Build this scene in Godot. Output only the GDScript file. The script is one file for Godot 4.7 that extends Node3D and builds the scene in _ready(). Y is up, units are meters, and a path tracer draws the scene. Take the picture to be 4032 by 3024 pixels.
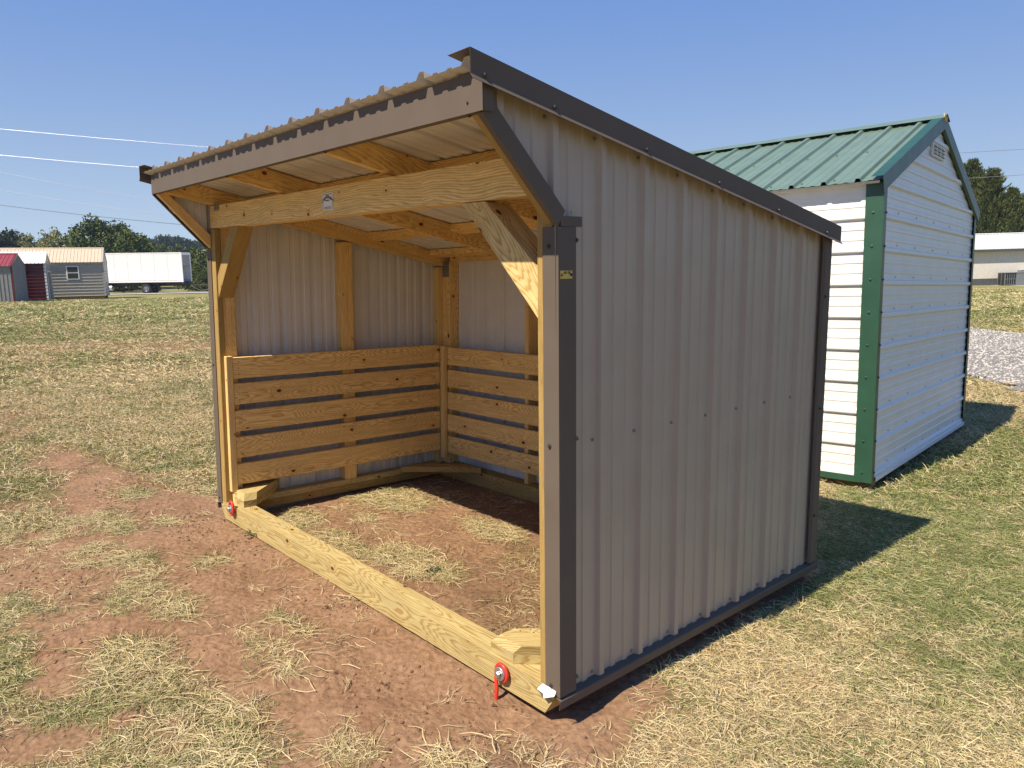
extends Node3D

const RIB := 0.2286
var rng := RandomNumberGenerator.new()
var noise := FastNoiseLite.new()
var noise2 := FastNoiseLite.new()
var taken := {}
var M := {}
var warp_on := false
var pos0: Vector3 = Vector3(1.7677, 1.6217, 1.7351)

# ---------------------------------------------------------------- geometry record
class Shape:
	var v := PackedVector3Array()
	var n := PackedVector3Array()
	var t := PackedVector2Array()
	var c := PackedColorArray()
	var colored := false

	# polygon, counter-clockwise seen from outside
	func face(p: Array, uv: Array = [], nn: Array = []) -> void:
		var no := Vector3.ZERO
		for i in p.size():
			var a: Vector3 = p[i]
			var b: Vector3 = p[(i + 1) % p.size()]
			no += a.cross(b)
		no = no.normalized()
		for i in range(1, p.size() - 1):
			for k in [0, i + 1, i]:
				v.append(p[k])
				n.append(nn[k] if nn.size() else no)
				t.append(uv[k] if uv.size() else Vector2(p[k].x + p[k].z, p[k].y))

	func cface(p: Array, col: Color) -> void:
		colored = true
		var before := v.size()
		face(p)
		for i in v.size() - before:
			c.append(col)

func wp(q: Vector3) -> Vector3:
	if not warp_on:
		return q
	var th := 0.03 * clampf(-q.x / 3.15, 0.0, 1.2)
	return Vector3(q.x, q.y + th * q.z, q.z + th * (1.9 - q.y))

func commit(s: Shape) -> ArrayMesh:
	if warp_on:
		for i in s.v.size():
			s.v[i] = wp(s.v[i])
	var a := []
	a.resize(Mesh.ARRAY_MAX)
	a[Mesh.ARRAY_VERTEX] = s.v
	a[Mesh.ARRAY_NORMAL] = s.n
	a[Mesh.ARRAY_TEX_UV] = s.t
	if s.colored:
		a[Mesh.ARRAY_COLOR] = s.c
	var m := ArrayMesh.new()
	m.add_surface_from_arrays(Mesh.PRIMITIVE_TRIANGLES, a)
	return m

func numbered(called: String) -> String:
	if not taken.has(called):
		taken[called] = 0
		return called
	taken[called] += 1
	return "%s_%03d" % [called, taken[called]]

func put(called: String, mesh: Mesh, m: Material, parent: Node = null) -> MeshInstance3D:
	var o := MeshInstance3D.new()
	o.mesh = mesh
	o.material_override = m
	if parent == null:
		o.name = numbered(called)
		add_child(o)
	else:
		o.name = called
		parent.add_child(o, true)
	return o

func part(called: String, s: Shape, m: Material, parent: Node) -> MeshInstance3D:
	return put(called, commit(s), m, parent)

func thing(called: String, label: String, category: String, at := Vector3.ZERO, group := "") -> Node3D:
	var o := Node3D.new()
	o.name = numbered(called)
	add_child(o)
	o.position = at
	tag(o, label, category, group)
	return o

func tag(o: Node, label: String, category: String, group := "", kind := "") -> void:
	if label: o.set_meta("label", label)
	if category: o.set_meta("category", category)
	if group: o.set_meta("group", group)
	if kind: o.set_meta("kind", kind)

# ---------------------------------------------------------------- materials
func lin(r: float, g: float, b: float) -> Color:
	return Color(r, g, b).linear_to_srgb()

func mat(col: Color, rough := 0.7, metal := 0.0) -> StandardMaterial3D:
	var m := StandardMaterial3D.new()
	m.albedo_color = col
	m.roughness = rough
	m.metallic = metal
	m.cull_mode = BaseMaterial3D.CULL_DISABLED
	return m

func noise_tex(freq: float, octaves: int, size: int, lo: Color, hi: Color, seed_: int, normal := false, bump := 4.0) -> NoiseTexture2D:
	var f := FastNoiseLite.new()
	f.seed = seed_
	f.frequency = freq
	f.fractal_octaves = octaves
	var t := NoiseTexture2D.new()
	t.noise = f
	t.width = size
	t.height = size
	t.seamless = true
	t.generate_mipmaps = false
	if normal:
		t.as_normal_map = true
		t.bump_strength = bump
	else:
		var g := Gradient.new()
		g.set_color(0, lo)
		g.set_color(1, hi)
		t.color_ramp = g
	return t

func painted(col: Color, rough: float, wave: NoiseTexture2D, dirt: NoiseTexture2D, strength := 0.25) -> StandardMaterial3D:
	var m := mat(col, rough)
	m.metallic_specular = 0.5
	m.normal_enabled = true
	m.normal_texture = wave
	m.normal_scale = strength
	m.albedo_texture = dirt
	m.uv1_triplanar = true
	m.uv1_world_triplanar = true
	m.uv1_scale = Vector3(0.9, 0.9, 0.9)
	return m

func wood_texture() -> ImageTexture:
	var W := 1024
	var RH := 128
	var im := Image.create(W, RH * 8, false, Image.FORMAT_RGB8)
	var f := FastNoiseLite.new()
	f.seed = 11
	f.frequency = 1.0
	f.fractal_octaves = 2
	var r0 := RandomNumberGenerator.new()
	r0.seed = 77
	# pith offset (cm): y0, z0, ring spacing, wobble
	var rows := [
		[3.0, 6.0, 0.62, 3.0], [9.0, 5.0, 0.55, 2.6], [6.5, 4.0, 0.66, 2.4], [2.0, 8.0, 0.52, 3.2],
		[11.0, 5.0, 0.68, 2.8], [-9.0, 11.0, 0.72, 1.8], [-40.0, 4.0, 0.45, 1.4], [7.5, 4.0, 0.85, 2.4]]
	var early := Vector3(0.93, 0.835, 0.645)
	var late := Vector3(0.775, 0.61, 0.395)
	var knotc := Vector3(0.40, 0.215, 0.12)
	for row in 8:
		var P: Array = rows[row]
		var knots := []
		var nk: int = [3, 4, 3, 4, 3, 6, 2, 3][row]
		for k in nk:
			knots.append(Vector3(8.0 + (224.0 / nk) * (k + r0.randf_range(0.1, 0.9)), r0.randf_range(1.5, 12.5), r0.randf_range(0.45, 1.45)))
		var tone := r0.randf_range(-0.02, 0.02)
		var wob := PackedFloat32Array()
		wob.resize(W)
		for x in W:
			var X0 := x * 240.0 / W
			wob[x] = f.get_noise_2d(X0 * 0.011, row * 9.0) * P[3] * 2.1 + f.get_noise_2d(X0 * 0.04, row * 9.0 + 4.0) * P[3] * 0.22
		for y in RH:
			var Y := y * 14.0 / RH
			for x in W:
				var X := x * 240.0 / W
				var dy: float = Y - P[0]
				var dz: float = P[1] + wob[x]
				var r := sqrt(dy * dy + dz * dz) + f.get_noise_2d(X * 0.03, Y * 0.6 + row * 31.0) * 0.34
				var kin := 0.0
				var halo := 0.0
				for q: Vector3 in knots:
					var kx := (X - q.x) * 0.62
					if absf(kx) > 9.0:
						continue
					var ky := Y - q.y
					var d2 := kx * kx + ky * ky
					var g := exp(-d2 / (q.z * q.z * 5.0))
					r += g * q.z * 1.9
					halo = maxf(halo, g)
					if d2 < q.z * q.z * 0.75:
						kin = maxf(kin, 1.0 - smoothstep(0.55, 1.0, sqrt(d2) / (q.z * 0.866)))
				var ph: float = r / P[2]
				var tt := ph - floorf(ph)
				var dark := smoothstep(0.38, 0.86, tt) * (1.0 - smoothstep(0.90, 1.0, tt))
				var streak := f.get_noise_2d(X * 0.35 + 100.0, Y * 14.0 + row * 70.0) * 0.06 + f.get_noise_2d(X * 0.03, Y * 0.3 + row * 7.0) * 0.06
				var col := early.lerp(late, clampf(dark * 0.80 + halo * 0.22, 0.0, 1.0)) * (1.0 + streak + tone)
				if kin > 0.0:
					var kr := 0.85 + 0.3 * sin((X - floorf(X / 3.0) * 3.0) * 7.0)
					col = col.lerp(knotc * kr, kin * 0.92)
				im.set_pixel(x, row * RH + y, Color(clampf(col.x, 0, 1), clampf(col.y, 0, 1), clampf(col.z, 0, 1)))
	return ImageTexture.create_from_image(im)

func make_materials() -> void:
	var wave := noise_tex(0.012, 2, 256, Color.WHITE, Color.WHITE, 3, true, 3.0)
	var dirt := noise_tex(0.02, 4, 256, Color(0.90, 0.89, 0.87), Color(1, 1, 1), 5)
	var clean := noise_tex(0.02, 4, 256, Color(0.965, 0.96, 0.95), Color(1, 1, 1), 6)
	M.tan = painted(lin(0.45, 0.375, 0.290), 0.34, wave, clean, 0.03)
	M.backing = painted(lin(0.72, 0.71, 0.69), 0.5, wave, clean, 0.03)
	M.bronze = painted(lin(0.138, 0.112, 0.090), 0.48, wave, clean, 0.25)
	M.bronze.metallic_specular = 0.22
	M.white = painted(lin(0.83, 0.82, 0.785), 0.36, wave, clean, 0.05)
	M.truck_white = painted(lin(0.90, 0.90, 0.89), 0.5, wave, clean, 0.05)
	M.crate_blue = mat(lin(0.02, 0.03, 0.10), 0.6)
	M.green = painted(lin(0.028, 0.090, 0.056), 0.38, wave, dirt, 0.3)
	M.green_roof = painted(lin(0.150, 0.225, 0.180), 0.40, wave, dirt, 0.12)
	var wt := wood_texture()
	for a in [["pine", lin(1.0, 0.90, 0.66), 0.75], ["pine_pale", lin(1.0, 0.95, 0.74), 0.75], ["treated", lin(0.58, 0.60, 0.485), 0.8], ["treated_dull", lin(0.50, 0.45, 0.29), 0.8], ["treated_grey", lin(0.84, 0.82, 0.66), 0.8]]:
		var m := mat(a[1], a[2])
		m.albedo_texture = wt
		m.metallic_specular = 0.3
		M[a[0]] = m
	M.galv = mat(lin(0.45, 0.47, 0.50), 0.32, 0.85)
	M.galv.albedo_texture = noise_tex(0.05, 3, 128, Color(0.75, 0.75, 0.75), Color(1, 1, 1), 8)
	M.galv.uv1_triplanar = true
	M.galv.uv1_scale = Vector3(8, 8, 8)
	M.nail = mat(lin(0.12, 0.10, 0.09), 0.5, 0.6)
	M.screw = mat(lin(0.28, 0.26, 0.24), 0.4, 0.5)
	M.screw_dark = mat(lin(0.06, 0.052, 0.047), 0.4, 0.2)
	M.screw_white = mat(lin(0.55, 0.56, 0.58), 0.4, 0.2)
	M.red = mat(lin(0.62, 0.045, 0.022), 0.38)
	M.steel = mat(lin(0.50, 0.52, 0.55), 0.42, 0.9)
	M.paper = mat(lin(0.82, 0.82, 0.82), 0.8)
	M.brass = mat(lin(0.62, 0.46, 0.14), 0.34, 0.9)
	M.brass.normal_enabled = true
	M.brass.normal_texture = noise_tex(0.03, 2, 128, Color.WHITE, Color.WHITE, 9, true, 6.0)
	M.brass.uv1_triplanar = true
	M.brass.uv1_scale = Vector3(40, 40, 40)
	M.brass.normal_scale = 0.5
	M.ink = mat(lin(0.03, 0.04, 0.07), 0.6)
	M.ink_red = mat(lin(0.22, 0.02, 0.03), 0.6)
	M.stamp = mat(lin(0.16, 0.11, 0.02), 0.6)
	M.black = mat(lin(0.018, 0.018, 0.02), 0.6)
	M.glass_dark = mat(lin(0.03, 0.035, 0.04), 0.08)
	M.grey_metal = painted(lin(0.27, 0.275, 0.28), 0.4, wave, dirt, 0.12)
	M.taupe_metal = painted(lin(0.42, 0.40, 0.36), 0.4, wave, dirt, 0.12)
	M.dark_red = painted(lin(0.12, 0.012, 0.016), 0.3, wave, dirt, 0.12)
	M.red_roof = painted(lin(0.30, 0.05, 0.06), 0.42, wave, dirt, 0.12)
	M.cream_roof = painted(lin(0.70, 0.56, 0.40), 0.42, wave, dirt, 0.12)
	M.stucco = painted(lin(0.74, 0.71, 0.64), 0.8, wave, dirt, 0.2)
	M.slate_metal = painted(lin(0.10, 0.11, 0.125), 0.45, wave, dirt, 0.12)
	M.hvac = mat(lin(0.17, 0.19, 0.20), 0.5)
	M.white_roof = painted(lin(0.56, 0.58, 0.58), 0.5, wave, clean, 0.05)
	M.concrete = mat(lin(0.50, 0.46, 0.38), 0.9)
	M.tyre = mat(lin(0.02, 0.02, 0.02), 0.8)
	M.wire = mat(lin(0.30, 0.31, 0.33), 0.45, 0.4)
	M.wire_pale = mat(lin(0.75, 0.75, 0.76), 0.35, 0.6)
	M.wire_dark = mat(lin(0.10, 0.11, 0.12), 0.6)
	M.bark = mat(lin(0.09, 0.065, 0.045), 0.9)
	for a in [["leaf", 0.5], ["leaf_cedar", 0.6]]:
		var m := mat(Color.WHITE, 0.85)
		m.metallic_specular = 0.12
		m.vertex_color_use_as_albedo = true
		m.backlight_enabled = true
		m.backlight = lin(0.05, 0.06, 0.015)
		M[a[0]] = m
	M.grass = mat(Color.WHITE, 0.65)
	M.grass.vertex_color_use_as_albedo = true
	M.grass.metallic_specular = 0.25
	M.grass.backlight_enabled = true
	M.grass.backlight = lin(0.10, 0.09, 0.04)
	M.clod = mat(Color.WHITE, 0.95)
	M.clod.vertex_color_use_as_albedo = true
	M.clod.metallic_specular = 0.1

# ---------------------------------------------------------------- basic shapes
func wuv(p: Vector3, n: Vector3, ax: Vector3, o: Vector3, row: int, uo: float) -> Vector2:
	var side := n.cross(ax)
	if side.length() < 0.35: # end grain
		var a1 := ax.cross(Vector3(0.3, 1, 0.2)).normalized()
		var a2 := ax.cross(a1)
		return Vector2(uo + (p - o).dot(a1) * 0.25, (6.3 + clampf((p - o).dot(a2) / 0.15 + 0.5, 0.05, 0.95) * 0.5) / 8.0)
	side = side.normalized()
	var w := clampf((p - o).dot(side) / 0.15 + 0.5, 0.02, 0.98)
	var u := (p - o).dot(ax) / 2.4 + uo + 0.37 * absf(n.dot(Vector3(0.6, 0.9, 0.2)))
	return Vector2(u, (row + w) / 8.0)

# convex solid from bottom polygon and matching top polygon (both counter-clockwise seen from the top side)
func solid(bot: Array, top: Array, ax: Vector3, row: int, bev := 0.0) -> Shape:
	var s := Shape.new()
	var o := Vector3.ZERO
	for q: Vector3 in bot:
		o += q
	for q: Vector3 in top:
		o += q
	o /= float(bot.size() + top.size())
	var uo := rng.randf()
	var faces := [top.duplicate()]
	var b := bot.duplicate()
	b.reverse()
	faces.append(b)
	for i in bot.size():
		var j := (i + 1) % bot.size()
		faces.append([bot[i], bot[j], top[j], top[i]])
	for f: Array in faces:
		var no := Vector3.ZERO
		for i in f.size():
			var a: Vector3 = f[i]
			no += a.cross(f[(i + 1) % f.size()])
		no = no.normalized()
		var uv := []
		for q: Vector3 in f:
			uv.append(wuv(q, no, ax, o, row, uo))
		s.face(f, uv)
	return s

# bevelled box along axis x/y/z given min and max corner
func box(lo: Vector3, hi: Vector3, ax := Vector3.RIGHT, row := 0, bev := 0.003) -> Shape:
	var s := Shape.new()
	var o := (lo + hi) * 0.5
	var h := (hi - lo) * 0.5
	var b := minf(bev, minf(h.x, minf(h.y, h.z)) * 0.45)
	var uo := rng.randf()
	var fs := []
	for d in 3:
		for sg: float in [-1.0, 1.0]:
			var e := (d + 1) % 3
			var g := (d + 2) % 3
			var q := []
			for c: Array in [[-1.0, -1.0], [1.0, -1.0], [1.0, 1.0], [-1.0, 1.0]]:
				var p := Vector3.ZERO
				p[d] = sg * h[d]
				p[e] = c[0] * (h[e] - b)
				p[g] = c[1] * (h[g] - b)
				q.append(o + p)
			if sg < 0:
				q.reverse()
			fs.append(q)
	if b > 0.0:
		for d in 3: # edges along d
			var e := (d + 1) % 3
			var g := (d + 2) % 3
			for c: Array in [[1.0, 1.0], [-1.0, 1.0], [-1.0, -1.0], [1.0, -1.0]]:
				var q := []
				for k: Array in [[0, -1.0], [0, 1.0], [1, 1.0], [1, -1.0]]:
					var p := Vector3.ZERO
					p[d] = k[1] * (h[d] - b)
					p[e] = c[0] * (h[e] - (b if k[0] else 0.0))
					p[g] = c[1] * (h[g] - (0.0 if k[0] else b))
					q.append(o + p)
				if c[0] * c[1] > 0:
					q.reverse()
				fs.append(q)
		for sx: float in [-1.0, 1.0]:
			for sy: float in [-1.0, 1.0]:
				for sz: float in [-1.0, 1.0]:
					var q := [o + Vector3(sx * h.x, sy * (h.y - b), sz * (h.z - b)), o + Vector3(sx * (h.x - b), sy * h.y, sz * (h.z - b)), o + Vector3(sx * (h.x - b), sy * (h.y - b), sz * h.z)]
					if sx * sy * sz < 0:
						q.reverse()
					fs.append(q)
	for f: Array in fs:
		var no: Vector3 = ((f[1] - f[0]).cross(f[2] - f[0])).normalized()
		var uv := []
		for q: Vector3 in f:
			uv.append(wuv(q, no, ax, o, row, uo))
		s.face(f, uv)
	return s

func merge(a: Shape, b: Shape) -> void:
	a.v.append_array(b.v)
	a.n.append_array(b.n)
	a.t.append_array(b.t)
	if b.colored:
		a.colored = true
		a.c.append_array(b.c)

# open sheet following a profile (list of points) swept by an offset
func strip(s: Shape, prof: Array, off: Vector3) -> void:
	for i in prof.size() - 1:
		var a: Vector3 = prof[i]
		var b: Vector3 = prof[i + 1]
		s.face([a, b, b + off, a + off])

# bent-sheet trim with a real thickness: profile swept, both skins and end caps
func bent(prof: Array, off: Vector3, th := 0.0012) -> Shape:
	var s := Shape.new()
	var inner := []
	for i in prof.size():
		var d := Vector3.ZERO
		if i > 0: d += (prof[i] - prof[i - 1]).normalized()
		if i < prof.size() - 1: d += (prof[i + 1] - prof[i]).normalized()
		inner.append(prof[i] + d.normalized().cross(off.normalized()) * -th)
	strip(s, prof, off)
	for i in prof.size() - 1:
		s.face([inner[i + 1], inner[i], inner[i] + off, inner[i + 1] + off])
		s.face([prof[i], inner[i], inner[i + 1], prof[i + 1]])
		s.face([prof[i] + off, prof[i + 1] + off, inner[i + 1] + off, inner[i] + off])
	return s

# ribbed sheet: o origin, ac across direction, ou outward, al along direction; lo/hi give the along limits at across s
func ribbed(o: Vector3, ac: Vector3, ou: Vector3, al: Vector3, s0: float, s1: float, phase: float, lo: Callable, hi: Callable, rib := 0.019, minor := 0.004, pitch := RIB, fine := true) -> Shape:
	var pr := [] # [s, h]
	var k0 := floori((s0 - phase) / pitch) - 1
	var k1 := ceili((s1 - phase) / pitch) + 1
	for k in range(k0, k1 + 1):
		var c := phase + k * pitch
		pr.append([c - 0.0235, 0.0])
		if fine:
			pr.append([c - 0.0215, rib * 0.10])
		pr.append([c - 0.013, rib * 0.93])
		pr.append([c - 0.009, rib])
		pr.append([c + 0.009, rib])
		pr.append([c + 0.013, rib * 0.93])
		if fine:
			pr.append([c + 0.0215, rib * 0.10])
		pr.append([c + 0.0235, 0.0])
		if fine:
			for q: float in [0.345, 0.655]:
				var m := c + pitch * q
				pr.append([m - 0.017, 0.0])
				pr.append([m - 0.011, minor])
				pr.append([m + 0.011, minor])
				pr.append([m + 0.017, 0.0])
	var pts := []
	for i in pr.size():
		if i > 0 and pr[i - 1][0] < s0 and pr[i][0] > s0:
			var t: float = (s0 - pr[i - 1][0]) / (pr[i][0] - pr[i - 1][0])
			pts.append([s0, lerpf(pr[i - 1][1], pr[i][1], t)])
		if i > 0 and pr[i - 1][0] < s1 and pr[i][0] > s1:
			var t: float = (s1 - pr[i - 1][0]) / (pr[i][0] - pr[i - 1][0])
			pts.append([s1, lerpf(pr[i - 1][1], pr[i][1], t)])
			break
		if pr[i][0] >= s0 and pr[i][0] <= s1:
			pts.append(pr[i])
	var s := Shape.new()
	for i in pts.size() - 1:
		var a: Vector3 = o + ac * pts[i][0] + ou * pts[i][1]
		var b: Vector3 = o + ac * pts[i + 1][0] + ou * pts[i + 1][1]
		var la: float = lo.call(pts[i][0])
		var lb: float = lo.call(pts[i + 1][0])
		var ha: float = hi.call(pts[i][0])
		var hb: float = hi.call(pts[i + 1][0])
		if ha - la < 0.002 and hb - lb < 0.002:
			continue
		var f := [a + al * la, b + al * lb, b + al * maxf(hb, lb), a + al * maxf(ha, la)]
		if ac.cross(al).dot(ou) < 0:
			f.reverse()
		s.face(f)
	return s

func tube(pts: Array, r: Array, seg := 8, cap := true) -> Shape:
	var s := Shape.new()
	var rings := []
	var norms := []
	var side := Vector3.ZERO
	for i in pts.size():
		var d: Vector3 = (pts[mini(i + 1, pts.size() - 1)] - pts[maxi(i - 1, 0)]).normalized()
		if side == Vector3.ZERO:
			side = d.cross(Vector3(0.31, 0.88, 0.35)).normalized()
		side = (side - d * side.dot(d)).normalized()
		var up := d.cross(side)
		var ring := []
		var nr := []
		for k in seg:
			var a := TAU * k / seg
			var q := side * cos(a) + up * sin(a)
			ring.append(pts[i] + q * r[i])
			nr.append(q)
		rings.append(ring)
		norms.append(nr)
	for i in pts.size() - 1:
		for k in seg:
			var j := (k + 1) % seg
			s.face([rings[i][k], rings[i][j], rings[i + 1][j], rings[i + 1][k]], [], [norms[i][k], norms[i][j], norms[i + 1][j], norms[i + 1][k]])
	if cap:
		var a: Array = rings[0].duplicate()
		a.reverse()
		s.face(a)
		s.face(rings[-1])
	return s

func disc(c: Vector3, ax: Vector3, prof: Array, seg := 12) -> Shape: # lathe: prof of [radius, height along ax]
	var s := Shape.new()
	var u := ax.cross(Vector3(0.37, 0.71, 0.59)).normalized()
	var w := ax.cross(u)
	for i in prof.size() - 1:
		for k in seg:
			var a0 := TAU * k / seg
			var a1 := TAU * (k + 1) / seg
			var d0 := u * cos(a0) + w * sin(a0)
			var d1 := u * cos(a1) + w * sin(a1)
			var f := [c + d0 * prof[i][0] + ax * prof[i][1], c + d1 * prof[i][0] + ax * prof[i][1], c + d1 * prof[i + 1][0] + ax * prof[i + 1][1], c + d0 * prof[i + 1][0] + ax * prof[i + 1][1]]
			if prof[i + 1][0] < 0.00001:
				f.resize(3)
			elif prof[i][0] < 0.00001:
				f = [f[0], f[2], f[3]]
			s.face(f)
	return s

var screw_mesh := {}
func screw(parent: Node, at: Vector3, dir: Vector3, m: Material, size := 1.0) -> void:
	var key := "%s%.2f" % [dir, size]
	var keep := warp_on
	var q := wp(at)
	if not screw_mesh.has(key):
		warp_on = false
		screw_mesh[key] = commit(disc(Vector3.ZERO, dir, [[0.0085 * size, 0.0], [0.0085 * size, 0.0018 * size], [0.0055 * size, 0.0028 * size], [0.0050 * size, 0.007 * size], [0.0, 0.0072 * size]], 8))
	warp_on = keep
	var o := put("screw", screw_mesh[key], m, parent)
	o.position = q

func text(parent: Node, words: String, size: float, x: Transform3D, m: Material, called := "lettering") -> void:
	var t := TextMesh.new()
	var f := SystemFont.new()
	f.font_names = PackedStringArray(["Droid Sans"])
	f.font_weight = 700
	t.font = f
	t.text = words
	t.font_size = 32
	t.pixel_size = size / 32.0
	t.depth = 0.0006
	t.curve_step = 4.0
	var o := put(called, t, m, parent)
	o.transform = x

# ---------------------------------------------------------------- terrain
func terrain(x: float, z: float) -> float:
	var dx := x - pos0.x
	var dz := z - pos0.z
	var d := sqrt(dx * dx + dz * dz)
	var y := -0.00008 * minf(d, 100.0) * minf(d, 100.0)
	var s := maxf(0.0, -z - 3.0)
	y -= 0.018 * minf(s, 10.0) * smoothstep(0.0, 2.0, s)
	if d > 130.0:
		y += 15.0 * smoothstep(130.0, 520.0, d)
	return y

func blob(x: float, z: float, cx: float, cz: float, rx: float, rz: float) -> float:
	var q := Vector2((x - cx) / rx, (z - cz) / rz).length()
	return 1.0 - smoothstep(0.55, 1.1, q)

# how bare the soil is, 0 (sward) .. 1 (bare)
func bare(x: float, z: float) -> float:
	var n := noise.get_noise_2d(x * 1.7, z * 1.7) * 0.16 + noise2.get_noise_2d(x * 6.0, z * 6.0) * 0.10
	var b := 0.0
	# apron along the open front
	if x > -3.6:
		var zm := 0.80 + 0.08 * sin(x * 3.1) + n * 1.6
		if x > -0.8:
			zm += (x + 0.8) * 0.9
		b = maxf(b, smoothstep(-0.25, -0.05, z) * (1.0 - smoothstep(zm - 0.14, zm + 0.14, z)) * (1.0 - smoothstep(0.05, 0.42, x + n - 0.25 * (z - 0.2))))
	else:
		var t := (-x - 3.6) / 3.0
		var zc := 0.40 + 0.1 * t
		var hw := 0.42 - 0.30 * minf(t, 1.0) + n
		b = maxf(b, (1.0 - smoothstep(hw - 0.12, hw + 0.12, absf(z - zc))) * (1.0 - smoothstep(0.7, 1.15, t)))
	# thin, patchy sward in front of the apron
	if x > -5.5 and x < 0.6 and z > 0.2:
		var pt := noise.get_noise_2d(x * 2.1 + 11.0, z * 2.6 - 5.0) + 0.35 * noise2.get_noise_2d(x * 7.0, z * 7.0)
		b = maxf(b, smoothstep(-0.16, 0.22, pt) * 0.92 * smoothstep(-5.5, -3.6, x))
	# corner at the right wall foot
	b = maxf(b, blob(x, z, 0.02 + n, -0.12, 0.33, 0.55) * 0.95)
	# inside the shelter
	if x > -3.15 and x < 0.0 and z > -1.9 and z < 0.0:
		b = 1.0
	for q: Array in CLUMPS:
		b -= blob(x, z, q[0] + n * 0.5, q[1] + n * 0.5, q[2], q[3]) * q[4]
	# worn patch out in the field
	b = maxf(b, blob(x + n * 6.0, z + n * 8.0, -16.2, -3.4, 2.6, 3.2) * 0.45)
	b = maxf(b, blob(x + n * 6.0, z + n * 8.0, -21.0, 0.0, 2.0, 4.0) * 0.3)
	b = maxf(b, blob(x + n * 2.0, z + n * 2.0, -8.2, 0.55, 1.6, 0.35) * 0.6)
	return clampf(b + n * 0.7 * b, 0.0, 1.0)

const CLUMPS := [ # cx, cz, rx, rz, strength
	[-1.45, 1.02, 0.30, 0.16, 0.9], [-0.78, 0.93, 0.30, 0.14, 0.9], [-1.94, 0.72, 0.18, 0.09, 0.65], [-1.40, 0.36, 0.20, 0.05, 0.45], [-1.20, 0.56, 0.28, 0.06, 0.45],
	[-2.88, -1.00, 0.55, 0.24, 0.95], [-2.55, -0.62, 0.36, 0.10, 0.42], [-2.78, -0.30, 0.30, 0.12, 0.85], [-2.1, -0.30, 0.40, 0.08, 0.65], [-1.62, -0.46, 0.40, 0.14, 0.85], [-1.75, -1.12, 0.32, 0.11, 0.70], [-0.62, -0.50, 0.45, 0.35, 0.35], [-1.0, -0.95, 0.5, 0.3, 0.4],
	[-2.35, -1.35, 0.4, 0.12, 0.25], [-3.5, 0.62, 0.3, 0.12, 0.6], [-4.1, 0.35, 0.22, 0.10, 0.6], [-3.3, 0.36, 0.16, 0.05, 0.5], [-2.7, 0.70, 0.18, 0.09, 0.6], [-2.45, 0.38, 0.2, 0.05, 0.5], [-0.35, 0.62, 0.12, 0.09, 0.5], [-0.05, 0.42, 0.14, 0.1, 0.45], [0.0, 0.17, 0.16, 0.06, 0.4]]

func greenness(x: float, z: float) -> float:
	var n := noise.get_noise_2d(x * 0.55 + 40.0, z * 0.55) * 0.5 + noise2.get_noise_2d(x * 2.6, z * 2.6 + 9.0) * 0.28
	var g := 0.30 + n
	var d := Vector2(x - pos0.x, z - pos0.z).length()
	if x > -0.6 and z < 0.5:
		g += 0.95 * smoothstep(-0.8, -2.8, z) - 0.08
		g -= 0.5 * smoothstep(-8.0, -9.5, z) * (1.0 - smoothstep(-11.5, -13.0, z))
		g += 0.10 * smoothstep(-20.0, -28.0, z)
	if x < -3.2:
		g += 0.22 * smoothstep(-3.5, -5.0, x)
		g -= 0.30 * blob(x, z, -13.5, -0.5, 5.5, 5.0)
		g += 0.06 * smoothstep(20.0, 32.0, d)
	if x > -3.2 and x < 0.0 and z > -2.0 and z < 0.0:
		g = 0.12 + n * 0.5 + 0.35 * blob(x, z, -2.95, -1.0, 0.5, 0.3)
	return clampf(g, 0.0, 1.0)

func is_gravel(x: float, z: float) -> float: # drive behind the white shed
	var n := noise.get_noise_2d(x * 0.8, z * 0.8) * 0.5
	var a := -10.75 + (x + 2.2) * 1.05 + n
	var b := -20.6 + (x + 5.2) * 0.95 + n
	if x < -16.0 or x > 22.0:
		return 0.0
	return smoothstep(a + 0.15, a - 0.15, z) * smoothstep(b - 0.15, b + 0.15, z)

func is_road(x: float, z: float) -> float: # pale road by the truck
	var q := Vector2(x, z) - Vector2(-78.5, -22.0)
	var dirn := Vector2(0.60, -0.80)
	var across := absf(q.dot(Vector2(dirn.y, -dirn.x)) - 0.0)
	return 1.0 - smoothstep(4.0, 4.6, across)

func under_building(x: float, z: float) -> bool:
	var q := Vector3(x, 0, z) - Vector3(-0.49, 0, -3.6)
	var lx := q.dot(Vector3(0.991, 0, -0.132))
	var lz := q.dot(Vector3(0.132, 0, 0.991))
	return lx < 0.0 and lx > -3.66 and lz < 0.0 and lz > -3.06

func axis_lines(lo: float, hi: float, step: float, far_lo: float, far_hi: float, grow: float) -> PackedFloat32Array:
	var out := PackedFloat32Array()
	var left := []
	var s := step
	var p := lo
	while p > far_lo:
		s *= grow
		p -= s
		left.append(p)
	left.reverse()
	for q in left:
		out.append(q)
	p = lo
	while p < hi:
		out.append(p)
		p += step
	s = step
	while p < far_hi:
		out.append(p)
		s *= grow
		p += s
	out.append(p)
	return out

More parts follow.
